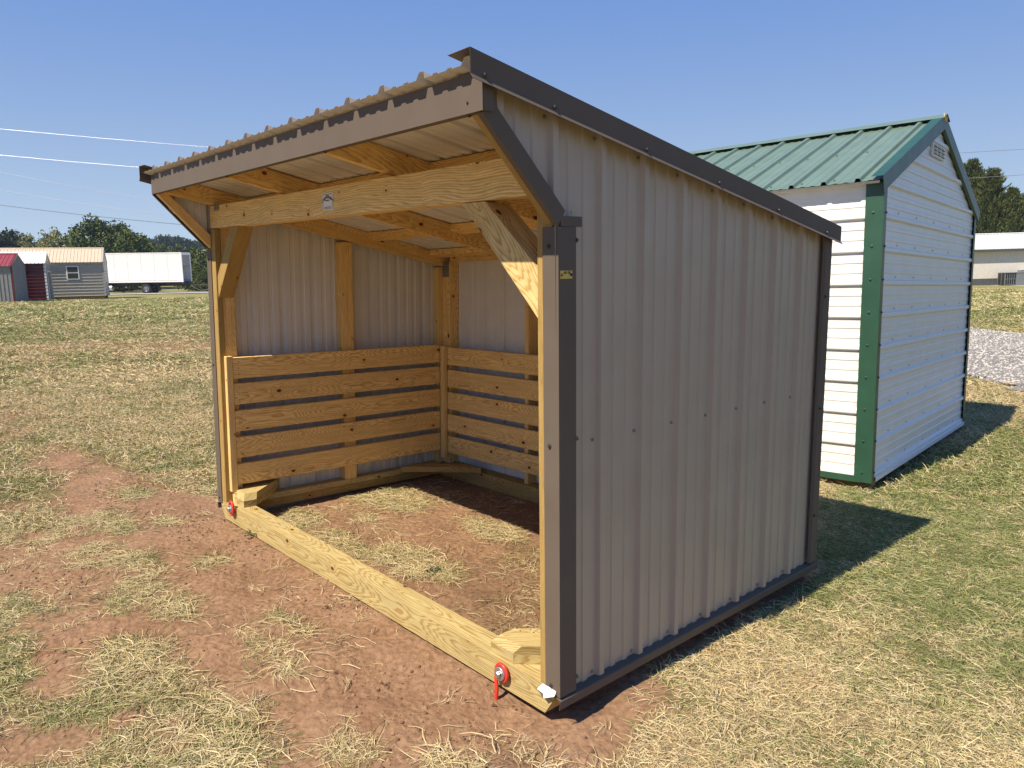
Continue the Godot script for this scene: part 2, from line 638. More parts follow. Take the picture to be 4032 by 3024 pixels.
func relief(x: float, z: float, b: float) -> float:
	var y := terrain(x, z)
	var near := 1.0 - smoothstep(14.0, 30.0, Vector2(x, z).length())
	if near > 0.0:
		y += near * (noise.get_noise_2d(x * 0.9 + 7.0, z * 0.9) * 0.018 + noise2.get_noise_2d(x * 4.0, z * 4.0) * 0.010)
		if x > -6.0 and x < 2.5 and z > -3.0 and z < 2.0:
			y += b * (noise2.get_noise_2d(x * 16.0, z * 16.0) * 0.006 + noise.get_noise_2d(x * 30.0, z * 30.0) * 0.006)
			# tyre-smoothed rut along the beam and a dip under the lifted corner
			y -= 0.012 * exp(-pow((z - 0.30 - 0.05 * sin(x * 1.3)) / 0.12, 2.0)) * smoothstep(-3.2, -2.6, x) * (1.0 - smoothstep(-0.3, 0.1, x))
			y -= 0.03 * blob(x, z, -0.02, -0.02, 0.4, 0.3)
	# keep the soil below the timber and out of the floors
	if x > -3.2 and x < 0.1 and z > -1.95 and z < 0.08:
		y = minf(y, 0.012 + 0.03 * (x / 3.15) * (-z) - 0.0)
	return y - 0.006

func build_ground() -> void:
	var xs := axis_lines(-4.6, 1.6, 0.024, -900.0, 900.0, 1.045)
	var zs := axis_lines(-2.2, 1.9, 0.024, -900.0, 900.0, 1.045)
	var nx := xs.size()
	var nz := zs.size()
	var v := PackedVector3Array()
	var c := PackedColorArray()
	var t := PackedVector2Array()
	v.resize(nx * nz)
	c.resize(nx * nz)
	t.resize(nx * nz)
	var soil := Vector3(0.350, 0.220, 0.136)
	var soil2 := Vector3(0.270, 0.162, 0.098)
	var straw := Vector3(0.30, 0.215, 0.115)
	var green := Vector3(0.13, 0.130, 0.055)
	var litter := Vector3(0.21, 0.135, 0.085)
	for j in nz:
		var z := zs[j]
		for i in nx:
			var x := xs[i]
			var b := bare(x, z)
			v[j * nx + i] = Vector3(x, relief(x, z, b), z)
			var d := Vector2(x, z).length()
			var nn := noise2.get_noise_2d(x * 3.3, z * 3.3) * 0.5 + 0.5
			var so := soil.lerp(soil2, clampf(nn * 1.1 - 0.25 + noise.get_noise_2d(x * 9.0, z * 9.0) * 0.5, 0.0, 1.0))
			var gr := greenness(x, z)
			var sw := straw.lerp(green, clampf(gr * 1.1, 0.0, 1.0)) * (0.80 + 0.4 * nn)
			if d > 25.0: # too far for single blades: the sward's own mean colour
				var fd := smoothstep(25.0, 45.0, d)
				sw = sw.lerp((Vector3(0.40, 0.345, 0.165).lerp(Vector3(0.255, 0.265, 0.105), clampf(gr * 1.05, 0.0, 1.0))) * (0.82 + 0.36 * nn), fd)
			if d > 110.0:
				sw = sw.lerp(Vector3(0.24, 0.25, 0.10), 0.6)
			var col := sw.lerp(so, b)
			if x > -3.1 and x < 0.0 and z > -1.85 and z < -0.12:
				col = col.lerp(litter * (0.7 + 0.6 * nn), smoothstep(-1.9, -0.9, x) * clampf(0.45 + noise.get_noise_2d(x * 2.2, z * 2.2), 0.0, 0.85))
			c[j * nx + i] = Color(col.x, col.y, col.z)
			t[j * nx + i] = Vector2(x, z)
	var idx := PackedInt32Array()
	idx.resize((nx - 1) * (nz - 1) * 6)
	var k := 0
	for j in nz - 1:
		for i in nx - 1:
			var a := j * nx + i
			idx[k] = a; idx[k + 1] = a + 1; idx[k + 2] = a + nx
			idx[k + 3] = a + 1; idx[k + 4] = a + nx + 1; idx[k + 5] = a + nx
			k += 6
	var nrm := PackedVector3Array()
	nrm.resize(nx * nz)
	for j in nz:
		for i in nx:
			var a := v[j * nx + maxi(i - 1, 0)]
			var b2 := v[j * nx + mini(i + 1, nx - 1)]
			var p := v[maxi(j - 1, 0) * nx + i]
			var q := v[mini(j + 1, nz - 1) * nx + i]
			nrm[j * nx + i] = (q - p).cross(b2 - a).normalized()
	var arr := []
	arr.resize(Mesh.ARRAY_MAX)
	arr[Mesh.ARRAY_VERTEX] = v
	arr[Mesh.ARRAY_NORMAL] = nrm
	arr[Mesh.ARRAY_TEX_UV] = t
	arr[Mesh.ARRAY_COLOR] = c
	arr[Mesh.ARRAY_INDEX] = idx
	var m := ArrayMesh.new()
	m.add_surface_from_arrays(Mesh.PRIMITIVE_TRIANGLES, arr)
	var gm := mat(Color.WHITE, 0.95)
	gm.vertex_color_use_as_albedo = true
	gm.metallic_specular = 0.1
	gm.albedo_texture = noise_tex(0.05, 5, 512, Color(0.80, 0.78, 0.76), Color(1, 1, 1), 21)
	gm.uv1_scale = Vector3(0.83, 0.83, 0.83)
	gm.heightmap_enabled = true
	gm.heightmap_texture = noise_tex(0.06, 5, 512, Color.BLACK, Color.WHITE, 22)
	gm.heightmap_scale = 0.75
	var o := put("ground", m, gm)
	tag(o, "red-brown soil and dry lawn reaching to the hills", "ground", "", "structure")

# ---------------------------------------------------------------- sward
func tuft_mesh(blades: int, rad: float, lmin: float, lmax: float, wid: float, flat: float, sd: int) -> ArrayMesh:
	var r := RandomNumberGenerator.new()
	r.seed = sd
	var s := Shape.new()
	for i in blades:
		var a := r.randf() * TAU
		var root := Vector3(cos(a), 0, sin(a)) * rad * sqrt(r.randf()) + Vector3(0, -0.004, 0)
		var az := r.randf() * TAU
		var dirn := Vector3(cos(az), 0, sin(az))
		var el := lerpf(r.randf_range(0.5, 1.35), r.randf_range(0.05, 0.45), flat)
		var L := r.randf_range(lmin, lmax)
		var w := wid * r.randf_range(0.7, 1.25)
		var side := dirn.cross(Vector3.UP).rotated(dirn, r.randf_range(-1.2, 1.2)).normalized()
		var p := root
		var tone := r.randf_range(0.78, 1.18)
		if r.randf() < 0.3: tone = r.randf_range(0.35, 0.65)
		var col := Color(tone, tone * r.randf_range(0.93, 1.03), tone * r.randf_range(0.80, 1.04))
		var bend := r.randf_range(0.25, 0.75)
		var turn := r.randf_range(-0.5, 0.5)
		for k in 3:
			var d := dirn.rotated(Vector3.UP, turn * k) * cos(el) + Vector3.UP * sin(el)
			var q := p + d * (L / 3.0)
			if q.y < 0.003:
				q.y = 0.003
			var w0 := w * (1.0 - k * 0.22)
			var w1 := w * (1.0 - (k + 1) * 0.22) if k < 2 else 0.0
			if k < 2:
				s.cface([p - side * w0, p + side * w0, q + side * w1, q - side * w1], col)
			else:
				s.cface([p - side * w0, p + side * w0, q], col)
			p = q
			el -= bend
	return commit(s)

func multi(called: String, label: String, category: String, mesh: Mesh, m: Material, xf: Array, cols: Array) -> void:
	var mm := MultiMesh.new()
	mm.transform_format = MultiMesh.TRANSFORM_3D
	mm.use_colors = true
	mm.mesh = mesh
	mm.instance_count = xf.size()
	for i in xf.size():
		mm.set_instance_transform(i, xf[i])
		mm.set_instance_color(i, cols[i])
	var o := MultiMeshInstance3D.new()
	o.multimesh = mm
	o.material_override = m
	o.name = numbered(called)
	add_child(o)
	tag(o, label, category, "", "stuff")

func in_view(x: float, z: float, margin := 1.12) -> bool:
	var dx := x - pos0.x
	var dz := z - pos0.z
	var fx := -sin(deg_to_rad(49.02))
	var fz := -cos(deg_to_rad(49.02))
	var d := dx * fx + dz * fz
	var l := dx * -fz + dz * fx
	return d > 0.4 and absf(l) < d * 0.70 * margin + 0.5

func straw_colour(g: float, r: RandomNumberGenerator) -> Color:
	var a := Vector3(0.78, 0.66, 0.41).lerp(Vector3(0.52, 0.39, 0.20), r.randf() * 0.7)
	var b := Vector3(0.19, 0.24, 0.085).lerp(Vector3(0.36, 0.37, 0.155), r.randf())
	var k := 1.0 if r.randf() < g else r.randf() * 0.25
	var q := a.lerp(b, k)
	return Color(q.x, q.y, q.z)

func build_grass() -> void:
	var r := RandomNumberGenerator.new()
	r.seed = 501
	var kinds := [ # mesh, near limit, far limit, spacing, scale range
		[tuft_mesh(24, 0.050, 0.03, 0.085, 0.0014, 0.72, 1), 0.0, 6.0, 0.036],
		[tuft_mesh(22, 0.050, 0.04, 0.10, 0.0015, 0.30, 2), 0.0, 6.0, 0.070],
		[tuft_mesh(34, 0.10, 0.04, 0.095, 0.0023, 0.45, 3), 5.6, 13.0, 0.078],
		[tuft_mesh(40, 0.24, 0.06, 0.14, 0.0055, 0.50, 4), 12.0, 30.0, 0.20],
		[tuft_mesh(40, 0.50, 0.08, 0.17, 0.012, 0.50, 5), 28.0, 62.0, 0.44]]
	for ki in kinds.size():
		var K: Array = kinds[ki]
		var xf := []
		var cols := []
		var sp: float = K[3]
		var R: float = K[2]
		var x0 := floori((pos0.x - R) / sp)
		var x1 := ceili((pos0.x + R) / sp)
		var z0 := floori((pos0.z - R) / sp)
		var z1 := ceili((pos0.z + R) / sp)
		for i in range(x0, x1):
			for j in range(z0, z1):
				var x := i * sp
				var z := j * sp
				var d := Vector2(x - pos0.x, z - pos0.z).length()
				if d < K[1] or d > R or not in_view(x, z):
					continue
				x += r.randf_range(-0.5, 0.5) * sp
				z += r.randf_range(-0.5, 0.5) * sp
				if x > -3.2 and x < 0.02 and z > -1.92 and z < 0.01:
					if z > -0.15 or z < -1.68 or x < -2.95 or x > -0.2:
						continue
				if x > -3.25 and x < 0.03 and z > -0.16 and z < 0.0:
					continue
				if under_building(x, z):
					continue
				if is_gravel(x, z) > 0.3 or (d > 50.0 and is_road(x, z) > 0.3):
					continue
				var b := bare(x, z)
				if r.randf() > pow(1.0 - b, 1.25) + 0.004:
					continue
				var g := greenness(x, z)
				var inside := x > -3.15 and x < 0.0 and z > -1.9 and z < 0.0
				var hgt := 0.75 if ki < 2 else 1.0
				if ki == 1 and not inside and r.randf() < 0.35:
					continue
				var sc := r.randf_range(0.7, 1.25)
				var up := Vector3(r.randf_range(-0.12, 0.12), 1, r.randf_range(-0.12, 0.12)).normalized()
				var bs := Basis(Vector3.UP, r.randf() * TAU).scaled(Vector3(sc, sc * hgt * r.randf_range(0.7, 1.3), sc))
				bs = Basis(Quaternion(Vector3.UP, up)) * bs
				xf.append(Transform3D(bs, Vector3(x, relief(x, z, b), z)))
				var cc := straw_colour(g * (0.75 if ki < 3 else 1.0), r)
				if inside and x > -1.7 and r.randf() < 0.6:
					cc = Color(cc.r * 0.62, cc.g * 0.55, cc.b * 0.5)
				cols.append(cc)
		multi("grass", ["matted straw-coloured lawn grass lying round the shelter", "upright dry grass blades standing in the near lawn", "patchy green and straw lawn beside the sheds", "mown green and straw grass across the field", "green field grass running up to the far sheds and truck"][ki], "grass", K[0], M.grass, xf, cols)
	# straw wisps: long dry blades lying in the clumps on the bare soil
	var wisp := tuft_mesh(46, 0.07, 0.08, 0.20, 0.0015, 0.80, 6)
	var wx := []
	var wc := []
	for q: Array in CLUMPS:
		if q[4] < 0.43:
			continue
		var nw := int(90.0 * float(q[2]) * float(q[3]) / 0.05 * float(q[4]) * 0.55) + 2
		for i in nw:
			var a := r.randf() * TAU
			var rr := sqrt(r.randf()) * 0.95
			var x: float = q[0] + cos(a) * rr * float(q[2])
			var z: float = q[1] + sin(a) * rr * float(q[3])
			if z < 0.02 and (z > -0.18 or z < -1.62 or x < -2.9 or x > -0.2):
				continue
			var sc := r.randf_range(0.55, 1.1)
			wx.append(Transform3D(Basis(Vector3.UP, r.randf() * TAU).scaled(Vector3(sc, sc * r.randf_range(0.5, 1.0), sc)), Vector3(x, relief(x, z, 0.5), z)))
			wc.append(straw_colour(greenness(x, z) * 0.35, r))
	multi("dry_grass", "tangled wisps of long dry grass on the red soil", "grass", wisp, M.grass, wx, wc)
	# loose straw on the bare soil
	var st := Shape.new()
	for k in 3:
		var p := Vector3(-0.05, 0.003, 0)
		for q in 3:
			var e := p + Vector3(0.033, r.randf_range(-0.003, 0.010), r.randf_range(-0.012, 0.012))
			st.cface([p + Vector3(0, 0, -0.0016), p + Vector3(0, 0, 0.0016), e + Vector3(0, 0, 0.0014), e + Vector3(0, 0, -0.0014)], Color(1, 1, 1))
			st.cface([p + Vector3(0, 0.0016, 0), p - Vector3(0, 0.0016, 0), e - Vector3(0, 0.0014, 0), e + Vector3(0, 0.0014, 0)], Color(0.9, 0.9, 0.9))
			p = e
		if k == 0:
			break
	var smesh := commit(st)
	var xf2 := []
	var co2 := []
	for i in 12000:
		var x := r.randf_range(-5.5, 0.7)
		var z := r.randf_range(-1.7, 1.6)
		if z > -0.16 and z < 0.0 and x > -3.2 and x < 0.05:
			continue
		if z < 0.0 and (x > -0.15 or x < -3.0):
			continue
		var b := bare(x, z)
		var lit := noise.get_noise_2d(x * 2.4 + 3.0, z * 2.4)
		if r.randf() > clampf(0.30 + lit * 1.2, 0.04, 1.0) + (0.45 if z < -0.15 else 0.0):
			continue
		var sc := r.randf_range(0.3, 1.15)
		var bs := Basis(Vector3.UP, r.randf() * TAU) * Basis(Vector3.RIGHT, r.randf() * TAU)
		bs = bs.scaled(Vector3(sc, sc * 0.8, sc))
		xf2.append(Transform3D(bs, Vector3(x, relief(x, z, b) + 0.003, z)))
		var k := r.randf_range(0.45, 1.1)
		co2.append(Color(0.74 * k, 0.62 * k, 0.39 * k) if r.randf() < 0.7 else Color(0.30 * k, 0.21 * k, 0.14 * k))
	multi("straw", "loose straw pieces scattered over the bare red soil", "straw", smesh, M.grass, xf2, co2)

func build_clods() -> void:
	var r := RandomNumberGenerator.new()
	r.seed = 88
	var s := Shape.new()
	var ico := SphereMesh.new()
	ico.radius = 1.0
	ico.height = 2.0
	ico.radial_segments = 7
	ico.rings = 3
	var arr := ico.get_mesh_arrays()
	var vv: PackedVector3Array = arr[Mesh.ARRAY_VERTEX]
	var ii: PackedInt32Array = arr[Mesh.ARRAY_INDEX]
	for i in range(0, ii.size(), 3):
		var tri := []
		for k in 3:
			var q := vv[ii[i + k]]
			tri.append(q * (1.0 + 0.35 * noise.get_noise_3d(q.x * 60.0, q.y * 60.0, q.z * 60.0)) * Vector3(1, 0.62, 0.85))
		s.cface([tri[0], tri[2], tri[1]], Color(1, 1, 1))
	var mesh := commit(s)
	var xf := []
	var co := []
	for i in 26000:
		var x := r.randf_range(-5.0, 0.9)
		var z := r.randf_range(-1.6, 1.6)
		if z > -0.17 and z < 0.012 and x > -3.2 and x < 0.05:
			continue
		if z < 0.0 and (x > -0.15 and x < 0.04 or x < -3.0):
			continue
		var b := bare(x, z)
		if b < 0.4:
			continue
		var cl := noise2.get_noise_2d(x * 2.0 + 50.0, z * 2.0) + 0.35 * blob(x, z, -0.3, 0.2, 0.5, 0.35) + 0.25 * blob(x, z, -3.3, 0.25, 0.6, 0.3)
		if r.randf() > clampf(cl * 1.6 + 0.08, 0.01, 1.0):
			continue
		var sc := 0.0020 + 0.0085 * pow(r.randf(), 3.0)
		var bs := Basis(Vector3.UP, r.randf() * TAU).scaled(Vector3(sc, sc * r.randf_range(0.7, 1.2), sc))
		xf.append(Transform3D(bs, Vector3(x, relief(x, z, b) + sc * 0.2, z)))
		var k := r.randf_range(0.38, 1.05)
		co.append(Color(0.31 * k, 0.188 * k, 0.115 * k))
	multi("soil_crumbs", "small red soil clods strewn over the bare ground", "soil", mesh, M.clod, xf, co)

# ---------------------------------------------------------------- the animal shelter
const RS := 0.196 # roof slope along z
func rake(z: float) -> float:
	return RS * z

func sloped(x0: float, x1: float, z0: float, z1: float, c0: float, c1: float, row: int, along_x := false) -> Shape: # timber along the roof slope
	var b := [Vector3(x0, c0 + rake(z0), z0), Vector3(x1, c0 + rake(z0), z0), Vector3(x1, c0 + rake(z1), z1), Vector3(x0, c0 + rake(z1), z1)]
	var t := [Vector3(x0, c1 + rake(z0), z0), Vector3(x1, c1 + rake(z0), z0), Vector3(x1, c1 + rake(z1), z1), Vector3(x0, c1 + rake(z1), z1)]
	return solid(b, t, Vector3.RIGHT if along_x else Vector3(0, RS, 1).normalized(), row)

func xy_prism(poly: Array, z0: float, z1: float, ax: Vector3, row: int) -> Shape: # poly counter-clockwise seen from +z
	var b := []
	var t := []
	for q: Array in poly:
		b.append(Vector3(q[0], q[1], z0))
		t.append(Vector3(q[0], q[1], z1))
	return solid(b, t, ax, row)

func build_shelter() -> void:
	warp_on = true
	var S := thing("animal_shelter", "open-fronted tan metal loafing shelter with brown trim and pine kick boards", "shelter")
	var X := Vector3.RIGHT
	var Y := Vector3.UP
	var Z := Vector3.BACK
	# --- base timbers
	part("skid_beam", xy_prism([[-3.05, 0.003], [-0.07, 0.003], [-0.024, 0.075], [-0.0205, 0.114], [-3.115, 0.114], [-3.11, 0.07]], -0.118, 0.0, X, 7), M.treated, S)
	part("skid_beam", xy_prism([[-3.05, 0.003], [-0.07, 0.003], [-0.024, 0.075], [-0.0205, 0.114], [-3.115, 0.114], [-3.11, 0.07]], -1.845, -1.735, X, 4), M.treated_dull, S)
	part("base_rail", box(Vector3(-3.12, 0.078, -1.73), Vector3(-3.035, 0.118, -0.122), Z, 0), M.treated, S)
	part("base_rail", box(Vector3(-3.12, 0.022, -1.73), Vector3(-3.045, 0.076, -0.122), Z, 3), M.treated_dull, S)
	part("base_rail", box(Vector3(-0.155, 0.072, -1.73), Vector3(-0.022, 0.112, -0.122), Z, 1), M.treated_dull, S)
	# corner gussets, two stacked pieces in front and one behind
	var plans := [
		[Vector2(-0.386, -0.013), Vector2(-0.255, -0.013), Vector2(-0.025, -0.243), Vector2(-0.025, -0.440), Vector2(-0.386, -0.085)],
		[Vector2(-2.845, -0.125), Vector2(-3.112, -0.400), Vector2(-3.112, -0.170), Vector2(-2.990, -0.042), Vector2(-2.845, -0.042)]]
	for side in 2:
		for lay in 2:
			var b := []
			var t := []
			for q: Vector2 in plans[side]:
				var y0 := 0.1155 + lay * 0.0405
				var w := q
				if lay == 1 and q.x > -0.30 and q.x < -0.2: w += Vector2(0.034, -0.012)
				elif lay == 1 and q.x < -0.3 and q.x > -0.5: w += Vector2(0.038, -0.018)
				elif lay == 1 and q.x < -0.5 and q.x > -3.1: w += Vector2(-0.036, -0.020)
				b.append(Vector3(q.x, y0, q.y))
				t.append(Vector3(w.x, y0 + 0.0385, w.y))
			part("corner_gusset", solid(b, t, Vector3(1, 0, -1).normalized() if side == 0 else Vector3(-1, 0, -1).normalized(), 7 - lay * 3), M.treated, S)
	var gb := [Vector3(-2.985, 0.114, -1.46), Vector3(-2.985, 0.114, -1.31), Vector3(-2.55, 0.114, -1.735), Vector3(-2.70, 0.114, -1.735)]
	var gt := []
	for q: Vector3 in gb:
		gt.append(q + Vector3(0, 0.038, 0))
	part("corner_gusset", solid(gb, gt, Vector3(1, 0, -1).normalized(), 4), M.treated_dull, S)
	# --- posts and studs
	part("post", box(Vector3(-3.122, 0.1145, -0.039), Vector3(-3.031, 1.868, -0.001), Y, 6), M.treated_dull, S)
	part("post", box(Vector3(-0.095, 0.1145, -0.039), Vector3(-0.0215, 1.846, -0.001), Y, 6), M.treated_dull, S)
	part("stud", box(Vector3(-3.122, 0.1145, -0.118), Vector3(-3.040, 1.93, -0.0395), Y, 3), M.pine, S)
	part("stud", box(Vector3(-0.104, 0.1145, -0.118), Vector3(-0.022, 1.92, -0.0395), Y, 3), M.pine, S)
	part("stud", box(Vector3(-3.122, 0.1145, -0.966), Vector3(-3.040, 1.82, -0.873), Y, 5), M.pine, S)
	part("stud", box(Vector3(-0.104, 0.1145, -0.966), Vector3(-0.022, 1.82, -0.873), Y, 5), M.pine, S)
	part("corner_post", box(Vector3(-3.050, 0.1145, -1.843), Vector3(-2.957, 1.700, -1.757), Y, 0), M.pine, S)
	part("stud", box(Vector3(-3.122, 0.1145, -1.800), Vector3(-3.0505, 1.66, -1.712), Y, 6), M.pine_pale, S)
	part("corner_post", box(Vector3(-0.165, 0.1145, -1.843), Vector3(-0.075, 1.700, -1.757), Y, 2), M.pine, S)
	for x: float in [-2.095, -1.06]:
		part("stud", box(Vector3(x, 0.1145, -1.843), Vector3(x + 0.039, 1.700, -1.757), Y, 6), M.pine, S)
	part("connector_plate", box(Vector3(-3.048, 1.585, -1.7565), Vector3(-2.962, 1.700, -1.7540), Y, 6, 0.0005), M.galv, S)
	part("connector_plate", box(Vector3(-2.998, 1.975, 0.004), Vector3(-2.925, 2.020, 0.0055), Y, 6, 0.0005), M.galv, S)
	# --- header and knee braces
	var hb := [Vector3(-3.09, 1.8722, -0.078), Vector3(-3.09, 1.8722, -0.001), Vector3(-0.0215, 1.848, -0.001), Vector3(-0.0215, 1.848, -0.078)]
	var ht := []
	for q: Vector3 in hb:
		ht.append(q + Vector3(0, 0.134, 0))
	part("header_beam", solid(hb, ht, X, 5), M.pine_pale, S)
	part("knee_brace", xy_prism([[-2.675, 1.868], [-2.79, 1.8685], [-3.0305, 1.578], [-3.0305, 1.442]], -0.108, -0.012, Vector3(0.64, 0.77, 0), 6), M.treated_dull, S)
	part("knee_brace", xy_prism([[-0.378, 1.848], [-0.512, 1.8488], [-0.0955, 1.432], [-0.0955, 1.604]], -0.125, -0.012, Vector3(-0.70, 0.71, 0), 7), M.treated_grey, S)
	# --- roof timbers
	for a: Array in [[-3.085, -3.041, 3], [-2.092, -2.054, 1], [-1.052, -1.014, 4], [-0.10, -0.060, 2]]:
		part("rafter", sloped(a[0], a[1], 0.298, -1.84, 2.012, 2.112, a[2]), M.pine, S)
	for zc: float in [-0.265, -1.14, -1.675]:
		for a: Array in [[-3.040, -2.093], [-2.053, -1.053], [-1.013, -0.101]]:
			part("blocking", sloped(a[0], a[1], zc + 0.044, zc - 0.044, 2.070, 2.110, 2 + rng.randi() % 4, true), M.pine, S)
	part("sub_fascia", box(Vector3(-3.085, 2.066, 0.2995), Vector3(-0.02, 2.148, 0.313), X, 1), M.pine, S)
	part("top_plate", box(Vector3(-2.956, 1.7005, -1.843), Vector3(-0.166, 1.758, -1.757), X, 1), M.pine, S)
	# diagonal timbers of the overhang sides
	for x: float in [-0.046, -3.122]:
		part("overhang_brace", solid([Vector3(x, 2.056, 0.300), Vector3(x + 0.040, 2.056, 0.300), Vector3(x + 0.040, 1.752, 0.003), Vector3(x, 1.752, 0.003)], [Vector3(x, 2.104, 0.285), Vector3(x + 0.040, 2.104, 0.285), Vector3(x + 0.040, 1.830, 0.003), Vector3(x, 1.830, 0.003)], Vector3(0, 0.7, 0.7).normalized(), 6), M.treated_dull if x > -1.0 else M.pine, S)
	# --- kick boards
	var lt := [1.062, 0.893, 0.716, 0.541, 0.363]
	for i in 5:
		var tl: float = lt[i]
		var dz := -0.008 * (2 - i)
		part("kick_board", box(Vector3(-3.039, tl - 0.137, -1.694), Vector3(-3.004, tl, -0.072), Z, i), M.pine, S)
		part("kick_board", box(Vector3(-0.140, tl - 0.137, -1.694), Vector3(-0.105, tl, -0.119), Z, 4 - i), M.pine, S)
		var bt: float = [1.043, 0.867, 0.692, 0.516, 0.342][i]
		part("kick_board", box(Vector3(-2.958, bt - 0.137, -1.756), Vector3(-0.141, bt, -1.731), X, (i + 2) % 5), M.pine, S)
	part("cover_strip", box(Vector3(-3.0395, 0.185, -0.070), Vector3(-2.998, 1.072, -0.028), Y, 6), M.pine_pale, S)
	part("cover_block", box(Vector3(-3.030, 0.1145, -0.072), Vector3(-2.990, 0.182, -0.044), Y, 6), M.pine_pale, S)
	part("corner_strip", box(Vector3(-3.002, 0.165, -1.7305), Vector3(-2.956, 1.052, -1.6945), Y, 6), M.pine_pale, S)
	# nail heads on boards
	var nl := Shape.new()
	for i in 5:
		for zz: float in [-0.11, -0.915, -1.62]:
			for k: float in [0.03, 0.07, 0.108]:
				merge(nl, disc(Vector3(-3.0042, lt[i] - k, zz + rng.randf_range(-0.012, 0.012)), X, [[0.0034, 0.0], [0.0034, 0.0006], [0.0, 0.0008]], 6))
		for xx: float in [-2.075, -1.04]:
			for k: float in [0.03, 0.07, 0.108]:
				merge(nl, disc(Vector3(xx + rng.randf_range(-0.012, 0.012), [1.043, 0.867, 0.692, 0.516, 0.342][i] - k, -1.7312), Z, [[0.0034, 0.0], [0.0034, 0.0006], [0.0, 0.0008]], 6))
	for i in 10:
		merge(nl, disc(Vector3(-2.85 + i * 0.18 + rng.randf_range(-0.05, 0.05), 1.03 + rng.randf_range(-0.006, 0.004), -1.7312), Z, [[0.0034, 0.0], [0.0034, 0.0006], [0.0, 0.0008]], 6))
		merge(nl, disc(Vector3(-0.36 + 0.045 * (i % 4) + 0.02 * (i / 4), 0.1946, -0.075 - 0.035 * (i / 4) - 0.03 * (i % 4)), Y, [[0.004, 0.0], [0.004, 0.0006], [0.0, 0.0008]], 6))
	var nails := part("nail_heads", nl, M.nail, S)
	tag(nails, "", "", "", "stuff")

	# --- metal skin
	var side_hi := func(s: float) -> float: return 2.100 + RS * s
	var side_lo := func(s: float) -> float: return 0.094 if s <= 0.0 else 1.752 + s * 1.02
	for a: Array in [[-0.466, 0.300], [-1.381, -0.466], [-1.858, -1.381]]:
		var wpn := part("wall_panel", ribbed(Vector3(-0.0185, 0, 0), Vector3(0, 0, 1), X, Y, a[0], a[1], -0.0005, side_lo, side_hi, 0.019, 0.005), M.tan, S)
		part("inner_coat", ribbed(Vector3(-0.0197, 0, 0), Vector3(0, 0, 1), X, Y, a[0], a[1], -0.0005, side_lo, side_hi, 0.019, 0.005), M.backing, wpn)
	for a: Array in [[-0.474, 0.300], [-1.388, -0.474], [-1.858, -1.388]]:
		var wpn := part("wall_panel", ribbed(Vector3(-3.1265, 0, 0), Vector3(0, 0, 1), -X, Y, a[0], a[1], -0.245, side_lo, side_hi, 0.019, 0.005), M.tan, S)
		part("inner_coat", ribbed(Vector3(-3.1253, 0, 0), Vector3(0, 0, 1), -X, Y, a[0], a[1], -0.245, side_lo, side_hi, 0.019, 0.005), M.backing, wpn)
	var back_lo := func(_s: float) -> float: return 0.10
	var back_hi := func(_s: float) -> float: return 1.765
	for a: Array in [[-3.125, -2.396], [-2.396, -1.482], [-1.482, -0.567], [-0.567, -0.02]]:
		var wpn := part("wall_panel", ribbed(Vector3(0, 0, -1.8455), X, -Z, Y, a[0], a[1], -2.396, back_lo, back_hi, 0.019, 0.005), M.tan, S)
		part("inner_coat", ribbed(Vector3(0, 0, -1.8443), X, -Z, Y, a[0], a[1], -2.396, back_lo, back_hi, 0.019, 0.005), M.backing, wpn)
	var sl := Vector3(0, RS, 1).normalized()
	var up := Vector3(0, 1, -RS).normalized()
	var rl := func(_s: float) -> float: return -1.93
	for a: Array in [[-0.922, 0.024], [-1.836, -0.922], [-2.750, -1.836], [-3.172, -2.750]]:
		var kx: float = rng.randf_range(-0.002, 0.002)
		var rh := func(_s: float) -> float: return 0.352 * 1.019 + kx
		var rpn := part("roof_panel", ribbed(Vector3(0, 2.1165, 0), X, up, sl, a[0], a[1], -0.0073, rl, rh, 0.023, 0.005), M.tan, S)
		part("inner_coat", ribbed(Vector3(0, 2.1153, 0), X, up, sl, a[0], a[1], -0.0073, rl, rh, 0.023, 0.005), M.backing, rpn)
	# fascia with returns
	var fz := 0.3150
	part("fascia_trim", bent([Vector3(-3.150, 2.0615, fz - 0.030), Vector3(-3.150, 2.0615, fz), Vector3(-3.150, 2.171, fz)], Vector3(3.173, 0, 0)), M.bronze, S)
	part("fascia_return", bent([Vector3(0.0235, 2.062, fz - 0.001), Vector3(0.0235, 2.062, fz - 0.042)], Vector3(0, 0.096, 0)), M.bronze, S)
	# rake trims
	for a: Array in [[0.033, -1.0], [-3.196, 1.0]]:
		var x: float = a[0]
		var k: float = a[1]
		var z0 := 0.366
		var z1 := -1.885
		var off := Vector3(0, RS * (z1 - z0), z1 - z0)
		var prof := [Vector3(x + k * 0.105, 2.1485 + rake(z0), z0), Vector3(x, 2.1505 + rake(z0), z0), Vector3(x, 2.081 + rake(z0), z0), Vector3(x - k * 0.012, 2.066 + rake(z0), z0)]
		part("rake_trim", bent(prof, off), M.bronze, S)
	# corner trims
	part("corner_trim", bent([Vector3(-0.062, 0.098, -0.0005), Vector3(-0.062, 0.098, 0.004), Vector3(0.012, 0.098, 0.004), Vector3(0.012, 0.098, -0.078), Vector3(0.0015, 0.098, -0.088)], Vector3(0, 1.643, 0)), M.bronze, S)
	part("corner_trim", bent([Vector3(-3.090, 0.098, -0.0005), Vector3(-3.090, 0.098, 0.004), Vector3(-3.158, 0.098, 0.004), Vector3(-3.158, 0.098, -0.078), Vector3(-3.1475, 0.098, -0.088)], Vector3(0, 1.643, 0)), M.bronze, S)
